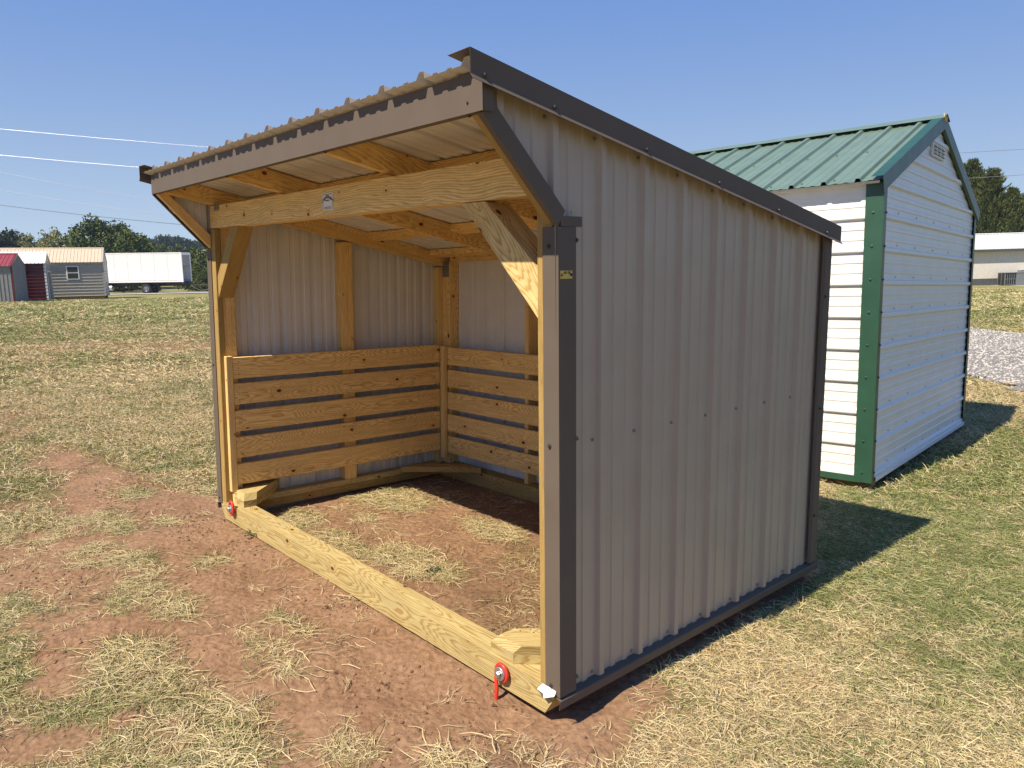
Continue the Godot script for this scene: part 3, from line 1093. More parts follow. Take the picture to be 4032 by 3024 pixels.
	part("corner_trim", bent([Vector3(0.0015, 0.098, -1.772), Vector3(0.012, 0.098, -1.784), Vector3(0.012, 0.098, -1.842), Vector3(-0.012, 0.098, -1.874), Vector3(-0.075, 0.098, -1.874)], Vector3(0, 1.670, 0)), M.bronze, S)
	part("corner_trim", bent([Vector3(-3.1475, 0.098, -1.772), Vector3(-3.158, 0.098, -1.784), Vector3(-3.158, 0.098, -1.874), Vector3(-3.08, 0.098, -1.874)], Vector3(0, 1.670, 0)), M.bronze, S)
	# cap over the corner trim and the diagonal trim of the overhang
	for a: Array in [[0.013, -1.0], [-3.159, 1.0]]:
		var x: float = a[0]
		var k: float = a[1]
		part("corner_cap", bent([Vector3(x + k * 0.008, 1.774, -0.104), Vector3(x, 1.774, -0.104), Vector3(x, 1.743, -0.104), Vector3(x + k * 0.010, 1.743, -0.104)], Vector3(0, 0, 0.098)), M.bronze, S)
		var d := Vector3(0, 0.312, 0.3055)
		part("overhang_trim", bent([Vector3(x + k * 0.006, 1.790, -0.026), Vector3(x, 1.790, -0.026), Vector3(x, 1.745, 0.006), Vector3(x + k * 0.022, 1.745, 0.006)], d), M.bronze, S)
	# base trims
	for a: Array in [[0.0, 1.0], [-3.146, -1.0]]:
		part("base_trim", bent([Vector3(a[0] - a[1] * 0.0195, 0.112, 0.006), Vector3(a[0] - a[1] * 0.0190, 0.096, 0.006), Vector3(a[0] + a[1] * 0.012, 0.088, 0.006), Vector3(a[0] + a[1] * 0.015, 0.084, 0.006), Vector3(a[0] + a[1] * 0.010, 0.050, 0.006)], Vector3(0, 0, -1.875)), M.bronze, S)
	# --- screws
	for z: float in [0.314, 0.039, -0.408, -0.852, -1.30, -1.738]:
		screw(S, Vector3(0.0335, 2.092 + rake(z), z), X, M.screw_dark)
	for j in 8:
		screw(S, Vector3(-0.0180, 1.003 - 0.003 * j, -0.191 - RIB * j * 0.998), X, M.screw, 0.85)
		if j < 7:
			screw(S, Vector3(-0.0180, 0.113, -0.193 - RIB * j), X, M.screw, 0.85)
			screw(S, Vector3(-0.0180, 2.072 + rake(0.034 - RIB * j), 0.034 - RIB * j), X, M.screw, 0.85)
	for q: Vector3 in [Vector3(-0.018, 1.870, 0.031), Vector3(-0.018, 2.005, 0.18), Vector3(-0.018, 1.790, -0.081)]:
		screw(S, q, X, M.screw, 0.85)
	for y: float in [1.679, 1.010, 0.129]:
		screw(S, Vector3(-0.033, y, 0.0045), Z, M.screw_dark)
		screw(S, Vector3(0.0095, y + 0.02, -0.081), X, M.screw_dark)
		screw(S, Vector3(-3.125, y, 0.0045), Z, M.screw_dark)
	screw(S, Vector3(-0.047, 2.091, 0.3155), Z, M.screw_dark, 0.6)
	for x: float in [-1.982, -0.966, -0.06]:
		screw(S, Vector3(x, 2.0610, 0.300), -Y, M.screw_dark)
	for y: float in [0.90, 0.35, 1.45]:
		screw(S, Vector3(0.0125, y, -1.800), X, M.screw_dark)
	# --- maker's plate on the header
	var plate := part("maker_plate", box(Vector3(-1.585, 1.889, 0.0003), Vector3(-1.481, 1.967, 0.0018), X, 6, 0.0005), M.paper, S)
	var rim := Shape.new()
	var c0 := Vector3(-1.533, 1.928, 0.0024)
	var cor := []
	for q: Array in [[-1.0, -1.0], [1.0, -1.0], [1.0, 1.0], [-1.0, 1.0]]:
		cor.append(q)
	for i in 4:
		var horizontal := i % 2 == 0
		var e: float = -0.0325 if i == 0 else (0.0325 if i == 2 else (0.045 if i == 1 else -0.045))
		var hx := 0.0425 if horizontal else 0.0012
		var hy := 0.0012 if horizontal else 0.030
		var cc := c0 + (Vector3(0, e, 0) if horizontal else Vector3(e, 0, 0))
		rim.face([cc + Vector3(-hx, -hy, 0), cc + Vector3(hx, -hy, 0), cc + Vector3(hx, hy, 0), cc + Vector3(-hx, hy, 0)])
	part("printed_border", rim, M.ink, plate)
	for i in 10:
		var a := lerpf(2.5, 0.64, i / 9.0)
		var ctr := c0 + Vector3(cos(a) * 0.046, sin(a) * 0.030 - 0.010, 0.0)
		var dx := Vector3(sin(a), -cos(a) * 0.65, 0).normalized() * 0.0033
		var dy := Vector3(-dx.y, dx.x, 0).normalized() * 0.0060
		var s := Shape.new()
		s.face([ctr - dx - dy, ctr + dx - dy, ctr + dx + dy, ctr - dx + dy])
		part("printed_logo", s, M.ink_red if i < 3 else M.ink, plate)
	text(plate, "PORTABLE", 0.0085, Transform3D(Basis(), wp(c0 + Vector3(-0.002, 0.004, 0.0))), M.ink)
	var lines := Shape.new()
	for q: Array in [[0.0, 0.0265, 0.016, 0.0016], [0.0, -0.0265, 0.031, 0.0014]]:
		var ctr := c0 + Vector3(q[0], q[1], 0)
		lines.face([ctr + Vector3(-q[2], -q[3], 0), ctr + Vector3(q[2], -q[3], 0), ctr + Vector3(q[2], q[3], 0), ctr + Vector3(-q[2], q[3], 0)])
	tag(part("printed_lines", lines, M.ink, plate), "", "", "", "stuff")
	for q: Vector3 in [Vector3(-1.583, 1.927, 0.0018), Vector3(-1.483, 1.931, 0.0018)]:
		screw(plate, q, Z, M.galv, 0.6)
	# --- brass number tag on the corner trim
	var tagp := part("number_tag", box(Vector3(0.0122, 1.5740, -0.0585), Vector3(0.0136, 1.6005, -0.0035), Z, 6, 0.0004), M.brass, S)
	text(tagp, "40-10", 0.0135, Transform3D(Basis(Vector3.UP, PI / 2), wp(Vector3(0.0141, 1.5935, -0.033))), M.stamp)
	for z: float in [-0.0085, -0.0535]:
		screw(tagp, Vector3(0.0138, 1.587, z), X, M.screw_dark, 0.6)
	warp_on = false

func build_small_things() -> void:
	warp_on = true
	# red tie-down rods bolted to the front beam
	for a: Array in [[-0.292, 0.072, 0.0, "red anchor rod hooked round a washer, curving down into the soil at the paper scrap"], [-2.905, 0.105, 1.0, "red anchor ring with a washer bolted to the beam below the tall pine strip"]]:
		var c := Vector3(a[0], a[1], 0.014)
		var t := thing("ground_anchor", a[3], "anchor", Vector3.ZERO, "red anchors bolted to the front beam")
		var pts := []
		var rr := []
		if a[2] < 0.5:
			for i in 15:
				var an := lerpf(-1.05, 3.45, i / 14.0)
				pts.append(c + Vector3(cos(an) * 0.031, sin(an) * 0.034, 0.0))
				rr.append(0.0080)
			for q: Vector3 in [Vector3(-0.026, -0.030, 0.006), Vector3(-0.017, -0.052, 0.012), Vector3(-0.013, -0.075, 0.015), Vector3(-0.012, -0.100, 0.018), Vector3(-0.011, -0.14, 0.020)]:
				pts.append(c + q)
				rr.append(0.0082)
		else:
			for i in 21:
				var an := TAU * i / 20.0 + 1.9
				pts.append(c + Vector3(cos(an) * 0.030 + 0.006, sin(an) * 0.043 + 0.006, 0.004))
				rr.append(0.0082)
		part("rod", tube(pts, rr, 8), M.red, t)
		var w := part("washer", disc(c + Vector3(0, 0, 0.004), Vector3(0.05, 0.05, 1).normalized(), [[0.027, -0.002], [0.027, 0.009], [0.025, 0.0105], [0.013, 0.0112]], 18), M.steel, t)
		part("bolt_head", disc(c + Vector3(0, 0, 0.016), Vector3(0.05, 0.05, 1).normalized(), [[0.0125, -0.012], [0.0125, 0.007], [0.010, 0.0095], [0.0, 0.010]], 6), M.steel, t)
	# crumpled paper scrap at the beam end
	var s := Shape.new()
	var g := [[Vector3(-0.079, 0.116, 0.003), Vector3(-0.093, 0.094, 0.016), Vector3(-0.072, 0.090, 0.006)], [Vector3(-0.050, 0.118, 0.004), Vector3(-0.058, 0.093, 0.020), Vector3(-0.052, 0.078, 0.024)], [Vector3(-0.008, 0.116, 0.0045), Vector3(-0.004, 0.108, 0.014), Vector3(-0.010, 0.098, 0.012)]]
	for i in 2:
		for j in 2:
			s.face([g[i][j], g[i][j + 1], g[i + 1][j + 1], g[i + 1][j]])
	s.face([g[0][1], Vector3(-0.072, 0.087, 0.012), g[1][2]])
	var o := put("paper_scrap", commit(s), M.paper)
	tag(o, "torn scrap of white paper stuck at the beam end under brown corner trim", "paper")
	warp_on = false
	# green weeds
	var r := RandomNumberGenerator.new()
	r.seed = 9
	for a: Array in [[-1.40, -0.44, 0.05, "small leafy green weed in the straw behind the front beam"], [-2.62, 0.045, 0.07, "low grey-green weed growing against the face of the front beam"]]:
		var base := Vector3(a[0], relief(a[0], a[1], 1.0), a[1])
		var t := thing("weed", a[3], "plant", base)
		for k in 4:
			var st := Shape.new()
			var lf := Shape.new()
			for q in 4:
				var az := r.randf() * TAU
				var L := r.randf_range(0.5, 1.2) * float(a[2])
				var tip := Vector3(cos(az) * L, r.randf_range(0.2, 0.6) * float(a[2]), sin(az) * L)
				merge(st, tube([Vector3(0, -0.005, 0), tip * 0.5 + Vector3(0, 0.012, 0), tip], [0.0012, 0.001, 0.0006], 4, false))
				for h in 5:
					var p := tip * r.randf_range(0.35, 1.0)
					var u := Vector3(r.randf_range(-1, 1), r.randf_range(-0.3, 0.5), r.randf_range(-1, 1)).normalized() * 0.014
					var w := u.cross(Vector3.UP).normalized() * 0.006
					var cg := r.randf_range(0.7, 1.2)
					lf.cface([p, p + u * 0.5 - w, p + u, p + u * 0.5 + w], Color(0.09 * cg, 0.13 * cg, 0.05 * cg))
			part("stem", st, M.bark, t)
			part("leaves", lf, M.leaf, t)

# ---------------------------------------------------------------- gabled metal sheds
# local frame: near bottom corner at the origin, long wall over x in [-L, 0] facing +z, gable over z in [-W, 0] facing +x
func gable_shed(node: Node3D, L: float, W: float, hw: float, hr: float, mw: Material, mg: Material, mr: Material, mt: Material, horizontal: bool, detail: bool, base := 0.0, rib0 := 0.018, over := 0.10, gover := 0.03) -> void:
	var X := Vector3.RIGHT
	var Y := Vector3.UP
	var Z := Vector3.BACK
	var rise := (hr - hw) / (W * 0.5)
	var gy := func(z: float) -> float: return hw + rise * (W * 0.5 - absf(z + W * 0.5))
	var fine := detail
	var rh := 0.019 if detail else 0.032
	# long walls and gables, one sheet course after another
	if horizontal:
		var y := base
		while y < hw - 0.02:
			var y1 := minf(hw, y + RIB * 4.0)
			var f0 := func(_s: float) -> float: return -L + 0.01
			var f1 := func(_s: float) -> float: return -0.01
			part("wall_panel", ribbed(Vector3.ZERO, Y, Z, X, y, y1, base + rib0, f0, f1, rh, 0.004, RIB, fine), mw, node)
			part("wall_panel", ribbed(Vector3(0, 0, -W), Y, -Z, X, y, y1, base + rib0, f0, f1, rh, 0.004, RIB, fine), mw, node)
			y = y1
		y = base
		while y < hr - 0.02:
			var y1 := minf(hr - 0.03, y + RIB * 4.0)
			var g0 := func(s: float) -> float: return -W + 0.01 + maxf(0.0, s - hw) / rise
			var g1 := func(s: float) -> float: return -0.01 - maxf(0.0, s - hw) / rise
			part("gable_panel", ribbed(Vector3.ZERO, Y, X, Z, y, y1, base + rib0, g0, g1, rh, 0.004, RIB, fine), mg, node)
			part("gable_panel", ribbed(Vector3(-L, 0, 0), Y, -X, Z, y, y1, base + rib0, g0, g1, rh, 0.004, RIB, fine), mg, node)
			y = y1
			if hr - 0.03 - y < 0.01:
				break
	else:
		var w0 := func(_s: float) -> float: return base
		var w1 := func(_s: float) -> float: return hw
		var a := -L
		while a < -0.02:
			var b := minf(0.0, a + RIB * 4.0)
			part("wall_panel", ribbed(Vector3.ZERO, X, Z, Y, a, b, -0.1, w0, w1, rh, 0.004, RIB, fine), mw, node)
			part("wall_panel", ribbed(Vector3(0, 0, -W), X, -Z, Y, a, b, -0.1, w0, w1, rh, 0.004, RIB, fine), mw, node)
			a = b
		a = -W
		while a < -0.02:
			var b := minf(0.0, a + RIB * 4.0)
			part("gable_panel", ribbed(Vector3.ZERO, Z, X, Y, a, b, -0.1, w0, gy, rh, 0.004, RIB, fine), mg, node)
			part("gable_panel", ribbed(Vector3(-L, 0, 0), Z, -X, Y, a, b, -0.1, w0, gy, rh, 0.004, RIB, fine), mg, node)
			a = b
	# roof: two slopes of ribbed sheets
	for sgn: float in [1.0, -1.0]:
		var ridge := Vector3(0, hr + 0.03, -W * 0.5)
		var down := Vector3(0, -rise, sgn).normalized()
		var outn := Vector3(0, 1, rise * sgn).normalized()
		var len := (W * 0.5 + over) * sqrt(1.0 + rise * rise)
		var r0 := func(_s: float) -> float: return 0.03
		var r1 := func(_s: float) -> float: return len
		var a := -L - gover
		while a < gover - 0.02:
			var b := minf(gover, a + RIB * 4.0)
			if gover - b < 0.1:
				b = gover
			part("roof_panel", ribbed(ridge, X, outn, down, a, b, -0.36, r0, r1, 0.024, 0.004, RIB, fine), mr, node)
			a = b
		part("rake_trim", bent([ridge + outn * 0.030 + X * (gover - 0.07), ridge + outn * 0.030 + X * (gover + 0.006), ridge - outn * 0.075 + X * (gover + 0.006), ridge - outn * 0.095 + X * (gover - 0.012)], down * (len + 0.01)), mt, node)
		part("rake_trim", bent([ridge + outn * 0.030 + X * (-L - gover + 0.07), ridge + outn * 0.030 + X * (-L - gover - 0.006), ridge - outn * 0.075 + X * (-L - gover - 0.006)], down * (len + 0.01)), mt, node)
		# soffit and eave board close the gap between wall and sheet
		var ev := Vector3(0, hw - rise * over, 0 if sgn > 0 else -W) + Vector3(0, 0, over * sgn)
		part("eave_trim", bent([Vector3(0, hw - 0.01, (0.0 if sgn > 0 else -W) + sgn * 0.021), Vector3(0, hw - 0.012 - rise * over * 0.3, (0.0 if sgn > 0 else -W) + sgn * (over - 0.04)), Vector3(0, hw + 0.02 - rise * over * 0.7, (0.0 if sgn > 0 else -W) + sgn * (over - 0.035))], Vector3(-L, 0, 0)), mw, node)
	var cap := [Vector3(-L - gover, hr + 0.062 - rise * 0.11, -W * 0.5 + 0.11), Vector3(-L - gover, hr + 0.066, -W * 0.5), Vector3(-L - gover, hr + 0.062 - rise * 0.11, -W * 0.5 - 0.11)]
	part("ridge_cap", bent(cap, Vector3(L + gover * 2.0 + 0.02, 0, 0)), mr, node)
	# corner trims
	for q: Array in [[0.0, 0.0, 1.0, 1.0], [-L, 0.0, -1.0, 1.0], [0.0, -W, 1.0, -1.0], [-L, -W, -1.0, -1.0]]:
		var c := Vector3(q[0], base - 0.03, q[1])
		var pr := [c + Vector3(-q[2] * 0.098, 0, q[3] * 0.0215), c + Vector3(q[2] * 0.0225, 0, q[3] * 0.0225), c + Vector3(q[2] * 0.0215, 0, -q[3] * 0.050)]
		var oo := Vector3(0, hw - base + 0.03 + (0.01 if q[3] > 0 else 0.0), 0)
		part("corner_trim", bent(pr, oo), mt, node)

func build_white_shed() -> void:
	var d := Vector3(-0.1319, -0.030, -0.9913).normalized()
	var e := Vector3(-0.9913, -0.024, 0.1319)
	var zax := -d
	var xax := (-e - zax * (-e).dot(zax)).normalized()
	var yax := zax.cross(xax)
	var t := thing("metal_shed", "white ribbed metal shed with green gable roof and green corner trim", "shed")
	t.transform = Transform3D(Basis(xax, yax, zax), Vector3(-0.49, 0.076, -3.599))
	gable_shed(t, 3.66, 3.061, 2.085, 2.70, M.white, M.white, M.green_roof, M.green, true, true, 0.0)
	part("base_trim", bent([Vector3(-3.6, 0.012, 0.0015), Vector3(-3.6, 0.012, 0.024), Vector3(-3.6, -0.034, 0.024)], Vector3(3.55, 0, 0)), M.green, t)
	part("base_trim", bent([Vector3(0.0015, 0.006, -3.04), Vector3(0.030, 0.0, -3.04), Vector3(0.030, -0.030, -3.04)], Vector3(0, 0, 2.99)), M.white, t)
	for z: float in [-0.12, -1.0, -2.05, -2.95]:
		part("skid", box(Vector3(-3.62, -0.085, z - 0.05), Vector3(0.0, -0.034, z + 0.05), Vector3.RIGHT, 3), M.treated_dull, t)
	part("rim_joist", box(Vector3(-3.62, -0.031, -3.03), Vector3(-0.01, -0.004, -0.02), Vector3.RIGHT, 4), M.treated_dull, t)
	# louvred vent
	var v := part("vent", box(Vector3(0.004, 2.405, -1.645), Vector3(0.022, 2.505, -1.232), Vector3.BACK, 6, 0.002), M.white, t)
	for c in 3:
		for k in 6:
			var z0 := -1.615 + c * 0.130
			var y := 2.418 + k * 0.0140
			part("louvre", bent([Vector3(0.0225, y, z0), Vector3(0.030, y + 0.004, z0), Vector3(0.0225, y + 0.0085, z0)], Vector3(0, 0, 0.092)), M.black if k % 2 == 0 else M.white, v)
	# ridge wood end, screws
	part("ridge_end", box(Vector3(0.032, 2.705, -1.58), Vector3(0.042, 2.765, -1.48), Vector3.BACK, 3), M.pine, t)
	for k in 9:
		var y := 0.060 + RIB * k
		for z: float in [-0.42, -0.92, -1.48, -2.05, -2.65]:
			screw(t, Vector3(0.0005, y, z), Vector3.RIGHT, M.screw_white, 0.9)
		screw(t, Vector3(-0.045, y - 0.02, 0.0225), Vector3.BACK, M.green, 1.1)
		screw(t, Vector3(0.0225, y - 0.02, -0.035), Vector3.RIGHT, M.screw_dark, 1.1)
	var rise := (2.70 - 2.085) / 1.5305
	for i in 14:
		for f: float in [0.04, 0.52, 0.97]:
			var x := -0.315 - RIB * i
			screw(t, Vector3(x, 2.732 - rise * 1.6 * f + 0.004, -1.5305 + 1.6 * f), Vector3(0, 1, rise).normalized(), M.green_roof, 1.1)

func build_far_sheds() -> void:
	var a := thing("storage_shed", "grey ribbed shed with bright red roof and red corner trim", "shed", Vector3(-55.83, terrain(-55.83, -6.11), -6.11), "small sheds across the field")
	a.rotation = Vector3(0, deg_to_rad(64.6), 0)
	gable_shed(a, 3.6, 2.45, 2.36, 3.06, M.grey_metal, M.grey_metal, M.red_roof, M.dark_red, false, false, 0.04, 0.018, 0.16)
	var b := thing("storage_shed", "dark red ribbed shed with white roof and open white-framed doorway", "shed", Vector3(-58.87, terrain(-58.87, -8.48), -8.48), "small sheds across the field")
	b.rotation = Vector3(0, deg_to_rad(73.0), 0)
	gable_shed(b, 3.8, 2.45, 2.62, 3.30, M.dark_red, M.taupe_metal, M.white, M.white, true, false, 0.05, 0.1, 0.16)
	var lat := part("door_frame", box(Vector3(0.022, 0.1, -2.0), Vector3(0.05, 1.95, -1.93), Vector3.UP, 6), M.white, b)
	part("door_frame", box(Vector3(0.022, 0.1, -0.55), Vector3(0.05, 1.95, -0.48), Vector3.UP, 6), M.white, b)
	part("door_frame", box(Vector3(0.022, 1.95, -2.0), Vector3(0.05, 2.03, -0.48), Vector3.BACK, 6), M.white, b)
	part("door_leaf", box(Vector3(0.021, 0.1, -1.93), Vector3(0.030, 1.95, -0.55), Vector3.UP, 6), M.black, b)
	for k in 6:
		part("door_bar", box(Vector3(0.031, 0.1, -1.80 + k * 0.22), Vector3(0.045, 1.95, -1.74 + k * 0.22), Vector3.UP, 6), M.taupe_metal, b)
	var c := thing("storage_shed", "long taupe metal building with cream roof and one white window", "shed", Vector3(-62.4, terrain(-62.4, -12.9), -12.9), "small sheds across the field")
	c.rotation = Vector3(0, deg_to_rad(73.0), 0)
	gable_shed(c, 9.8, 3.6, 2.84, 3.84, M.taupe_metal, M.taupe_metal, M.cream_roof, M.taupe_metal, true, false, 0.23, 0.03, 0.18)
	for z: float in [-0.25, -1.8, -3.35]:
		part("skid", box(Vector3(-9.7, -0.02, z - 0.1), Vector3(-0.1, 0.2, z + 0.1), Vector3.RIGHT, 2), M.treated_dull, c)
	var wf := part("window_frame", box(Vector3(-2.48, 1.50, 0.018), Vector3(-1.64, 2.52, 0.06), Vector3.UP, 6, 0.01), M.white, c)
	for k in 2:
		part("pane", box(Vector3(-2.40, 1.57 + k * 0.47, 0.055), Vector3(-1.72, 1.97 + k * 0.47, 0.066), Vector3.UP, 6, 0.002), M.glass_dark, wf)

func wheel(parent: Node3D, c: Vector3, r: float, w: float) -> void:
	var ax := Vector3.BACK
	var t := part("wheel", disc(c, ax, [[r * 0.55, -w * 0.5], [r * 0.92, -w * 0.5], [r, -w * 0.36], [r, w * 0.36], [r * 0.92, w * 0.5], [r * 0.60, w * 0.5], [r * 0.56, w * 0.40]], 24), M.tyre, parent)
	part("rim", disc(c, ax, [[r * 0.58, w * 0.42], [r * 0.52, w * 0.44], [r * 0.44, w * 0.22], [r * 0.22, w * 0.14], [r * 0.20, w * 0.36], [0.0, w * 0.38]], 16), M.galv, t)

func build_truck() -> void:
	var t := thing("box_truck", "white box truck with its rear roller door half open", "truck", Vector3(-77.47, terrain(-79.7, -20.65), -23.48))
	t.rotation = Vector3(0, deg_to_rad(52.0), 0)
	var X := Vector3.RIGHT
	var y0 := 1.12
	var y1 := 4.05
	var L := 8.0
	var W := 2.45
	# side skins, one sheet after another
	for i in 6:
		var a := -L + 0.1 + i * (L - 0.2) / 6.0
		part("side_panel", box(Vector3(a + 0.006, y0 + 0.18, -0.05), Vector3(a + (L - 0.2) / 6.0 - 0.006, y1 - 0.10, -0.008), X, 6, 0.008), M.truck_white, t)
		part("side_panel", box(Vector3(a + 0.006, y0 + 0.18, -W + 0.008), Vector3(a + (L - 0.2) / 6.0 - 0.006, y1 - 0.10, -W + 0.05), X, 6, 0.008), M.truck_white, t)
	part("side_rail", box(Vector3(-L, y0, -0.06), Vector3(0, y0 + 0.15, 0.004), X, 6, 0.01), M.truck_white, t)
	part("side_rail", box(Vector3(-L, y0, -W - 0.004), Vector3(0, y0 + 0.15, -W + 0.06), X, 6, 0.01), M.truck_white, t)
	part("top_rail", box(Vector3(-L, y1 - 0.09, -0.06), Vector3(0, y1, 0.01), X, 6, 0.02), M.truck_white, t)
	part("top_rail", box(Vector3(-L, y1 - 0.09, -W - 0.01), Vector3(0, y1, -W + 0.06), X, 6, 0.02), M.truck_white, t)
	part("roof", box(Vector3(-L, y1 - 0.03, -W + 0.06), Vector3(-0.01, y1 - 0.005, -0.06), X, 6, 0.005), M.truck_white, t)
	part("nose_panel", box(Vector3(-L - 0.05, y0, -W), Vector3(-L, y1, 0.0), Vector3.UP, 6, 0.01), M.truck_white, t)
	part("floor", box(Vector3(-L, y0 - 0.06, -W + 0.02), Vector3(-0.05, y0 + 0.04, -0.02), X, 6, 0.01), M.black, t)
	for z: float in [-0.14, -W - 0.0]:
		part("rear_post", box(Vector3(-0.12, y0 - 0.02, z), Vector3(0.02, y1 + 0.004, z + 0.14), Vector3.UP, 6, 0.01), M.truck_white, t)
	part("rear_header", box(Vector3(-0.12, y1 - 0.22, -W + 0.142), Vector3(0.016, y1 + 0.002, -0.142), Vector3.BACK, 6, 0.01), M.truck_white, t)
	for k in 3:
		part("roller_slat", box(Vector3(-0.10, y1 - 0.58 - k * 0.355, -W + 0.15), Vector3(-0.07, y1 - 0.23 - k * 0.355, -0.15), Vector3.BACK, 6, 0.012), M.grey_metal, t)
	for k in 5:
		part("cargo_crate", box(Vector3(-1.9, y0 + 0.05 + k * 0.33, -2.0 + 0.08 * (k % 2)), Vector3(-1.0, y0 + 0.36 + k * 0.33, -0.5 + 0.1 * (k % 3)), X, 6, 0.02), M.crate_blue if k % 2 else M.black, t)
	part("bumper", box(Vector3(-0.2, y0 - 0.2, -W + 0.05), Vector3(0.06, y0 - 0.1, -0.05), Vector3.BACK, 6, 0.01), M.black, t)
	for z: float in [-0.45, -W + 0.45]:
		part("bumper_strut", box(Vector3(-0.12, 0.62, z - 0.04), Vector3(-0.04, y0 - 0.2, z + 0.04), Vector3.UP, 6, 0.01), M.black, t)
	part("chassis_beam", box(Vector3(-L - 2.3, 0.72, -0.85), Vector3(-0.1, y0 - 0.06, -0.70), X, 6, 0.01), M.black, t)
	part("chassis_beam", box(Vector3(-L - 2.3, 0.72, -1.75), Vector3(-0.1, y0 - 0.06, -1.60), X, 6, 0.01), M.black, t)
	part("side_guard", box(Vector3(-6.9, 0.55, -0.30), Vector3(-4.4, 0.62, -0.24), X, 6, 0.01), M.black, t)
	part("mud_flap", box(Vector3(-2.55, 0.25, -0.66), Vector3(-2.52, y0 - 0.07, -0.06), Vector3.UP, 6, 0.004), M.black, t)
	wheel(t, Vector3(-3.75, 0.49, -0.20), 0.49, 0.30)
	wheel(t, Vector3(-3.75, 0.49, -W + 0.20), 0.49, 0.30)
	wheel(t, Vector3(-3.75, 0.49, -0.55), 0.49, 0.28)
	part("axle", tube([Vector3(-3.75, 0.49, -0.2), Vector3(-3.75, 0.49, -W + 0.2)], [0.10, 0.10], 8), M.black, t)
	part("fuel_tank", tube([Vector3(-8.0, 0.62, -0.38), Vector3(-7.1, 0.62, -0.38)], [0.30, 0.30], 16), M.steel, t)
	# cab in front, hidden by the long building
	var cab := solid([Vector3(-L - 2.2, 0.75, 0.0), Vector3(-L - 0.25, 0.75, 0.0), Vector3(-L - 0.25, 0.75, -W), Vector3(-L - 2.2, 0.75, -W)], [Vector3(-L - 1.7, 2.7, -0.1), Vector3(-L - 0.25, 2.8, -0.1), Vector3(-L - 0.25, 2.8, -W + 0.1), Vector3(-L - 1.7, 2.7, -W + 0.1)], X, 6)
	part("cab", cab, M.white, t)
	wheel(t, Vector3(-L - 1.3, 0.49, -0.18), 0.49, 0.28)
	wheel(t, Vector3(-L - 1.3, 0.49, -W + 0.18), 0.49, 0.28)
	# small trailer coupled behind, mostly hidden by the shelter post
	var r := thing("utility_trailer", "small white trailer on a black frame coupled behind the truck", "trailer", Vector3(-75.3, terrain(-75.3, -25.9), -25.9))
	r.rotation = Vector3(0, deg_to_rad(52.0), 0)
	part("body", solid([Vector3(-0.35, 0.95, 0.5), Vector3(2.6, 0.95, 0.5), Vector3(2.6, 0.95, -0.9), Vector3(-0.35, 0.95, -0.9)], [Vector3(-0.25, 1.55, 0.45), Vector3(2.5, 1.72, 0.45), Vector3(2.5, 1.72, -0.85), Vector3(-0.25, 1.55, -0.85)], X, 6), M.white, r)
	part("frame", box(Vector3(-0.2, 0.72, -0.8), Vector3(2.6, 0.945, 0.45), X, 6, 0.02), M.black, r)
	part("tow_bar", tube([Vector3(-2.6, 0.74, -0.2), Vector3(-0.1, 0.80, -0.2)], [0.045, 0.045], 8), M.black, r)
	var ch := []
	var rr := []
	for i in 11:
		var f := i / 10.0
		ch.append(Vector3(lerpf(-2.4, -0.2, f), 0.72 - 0.5 * sin(f * PI), -0.05))
		rr.append(0.018)
	part("chain", tube(ch, rr, 5), M.grey_metal, r)
	wheel(r, Vector3(1.3, 0.36, 0.40), 0.36, 0.2)
	wheel(r, Vector3(1.3, 0.36, -0.75), 0.36, 0.2)
	part("jack_leg", box(Vector3(-0.12, 0.02, 0.05), Vector3(-0.02, 0.72, 0.15), Vector3.UP, 6, 0.01), M.black, r)

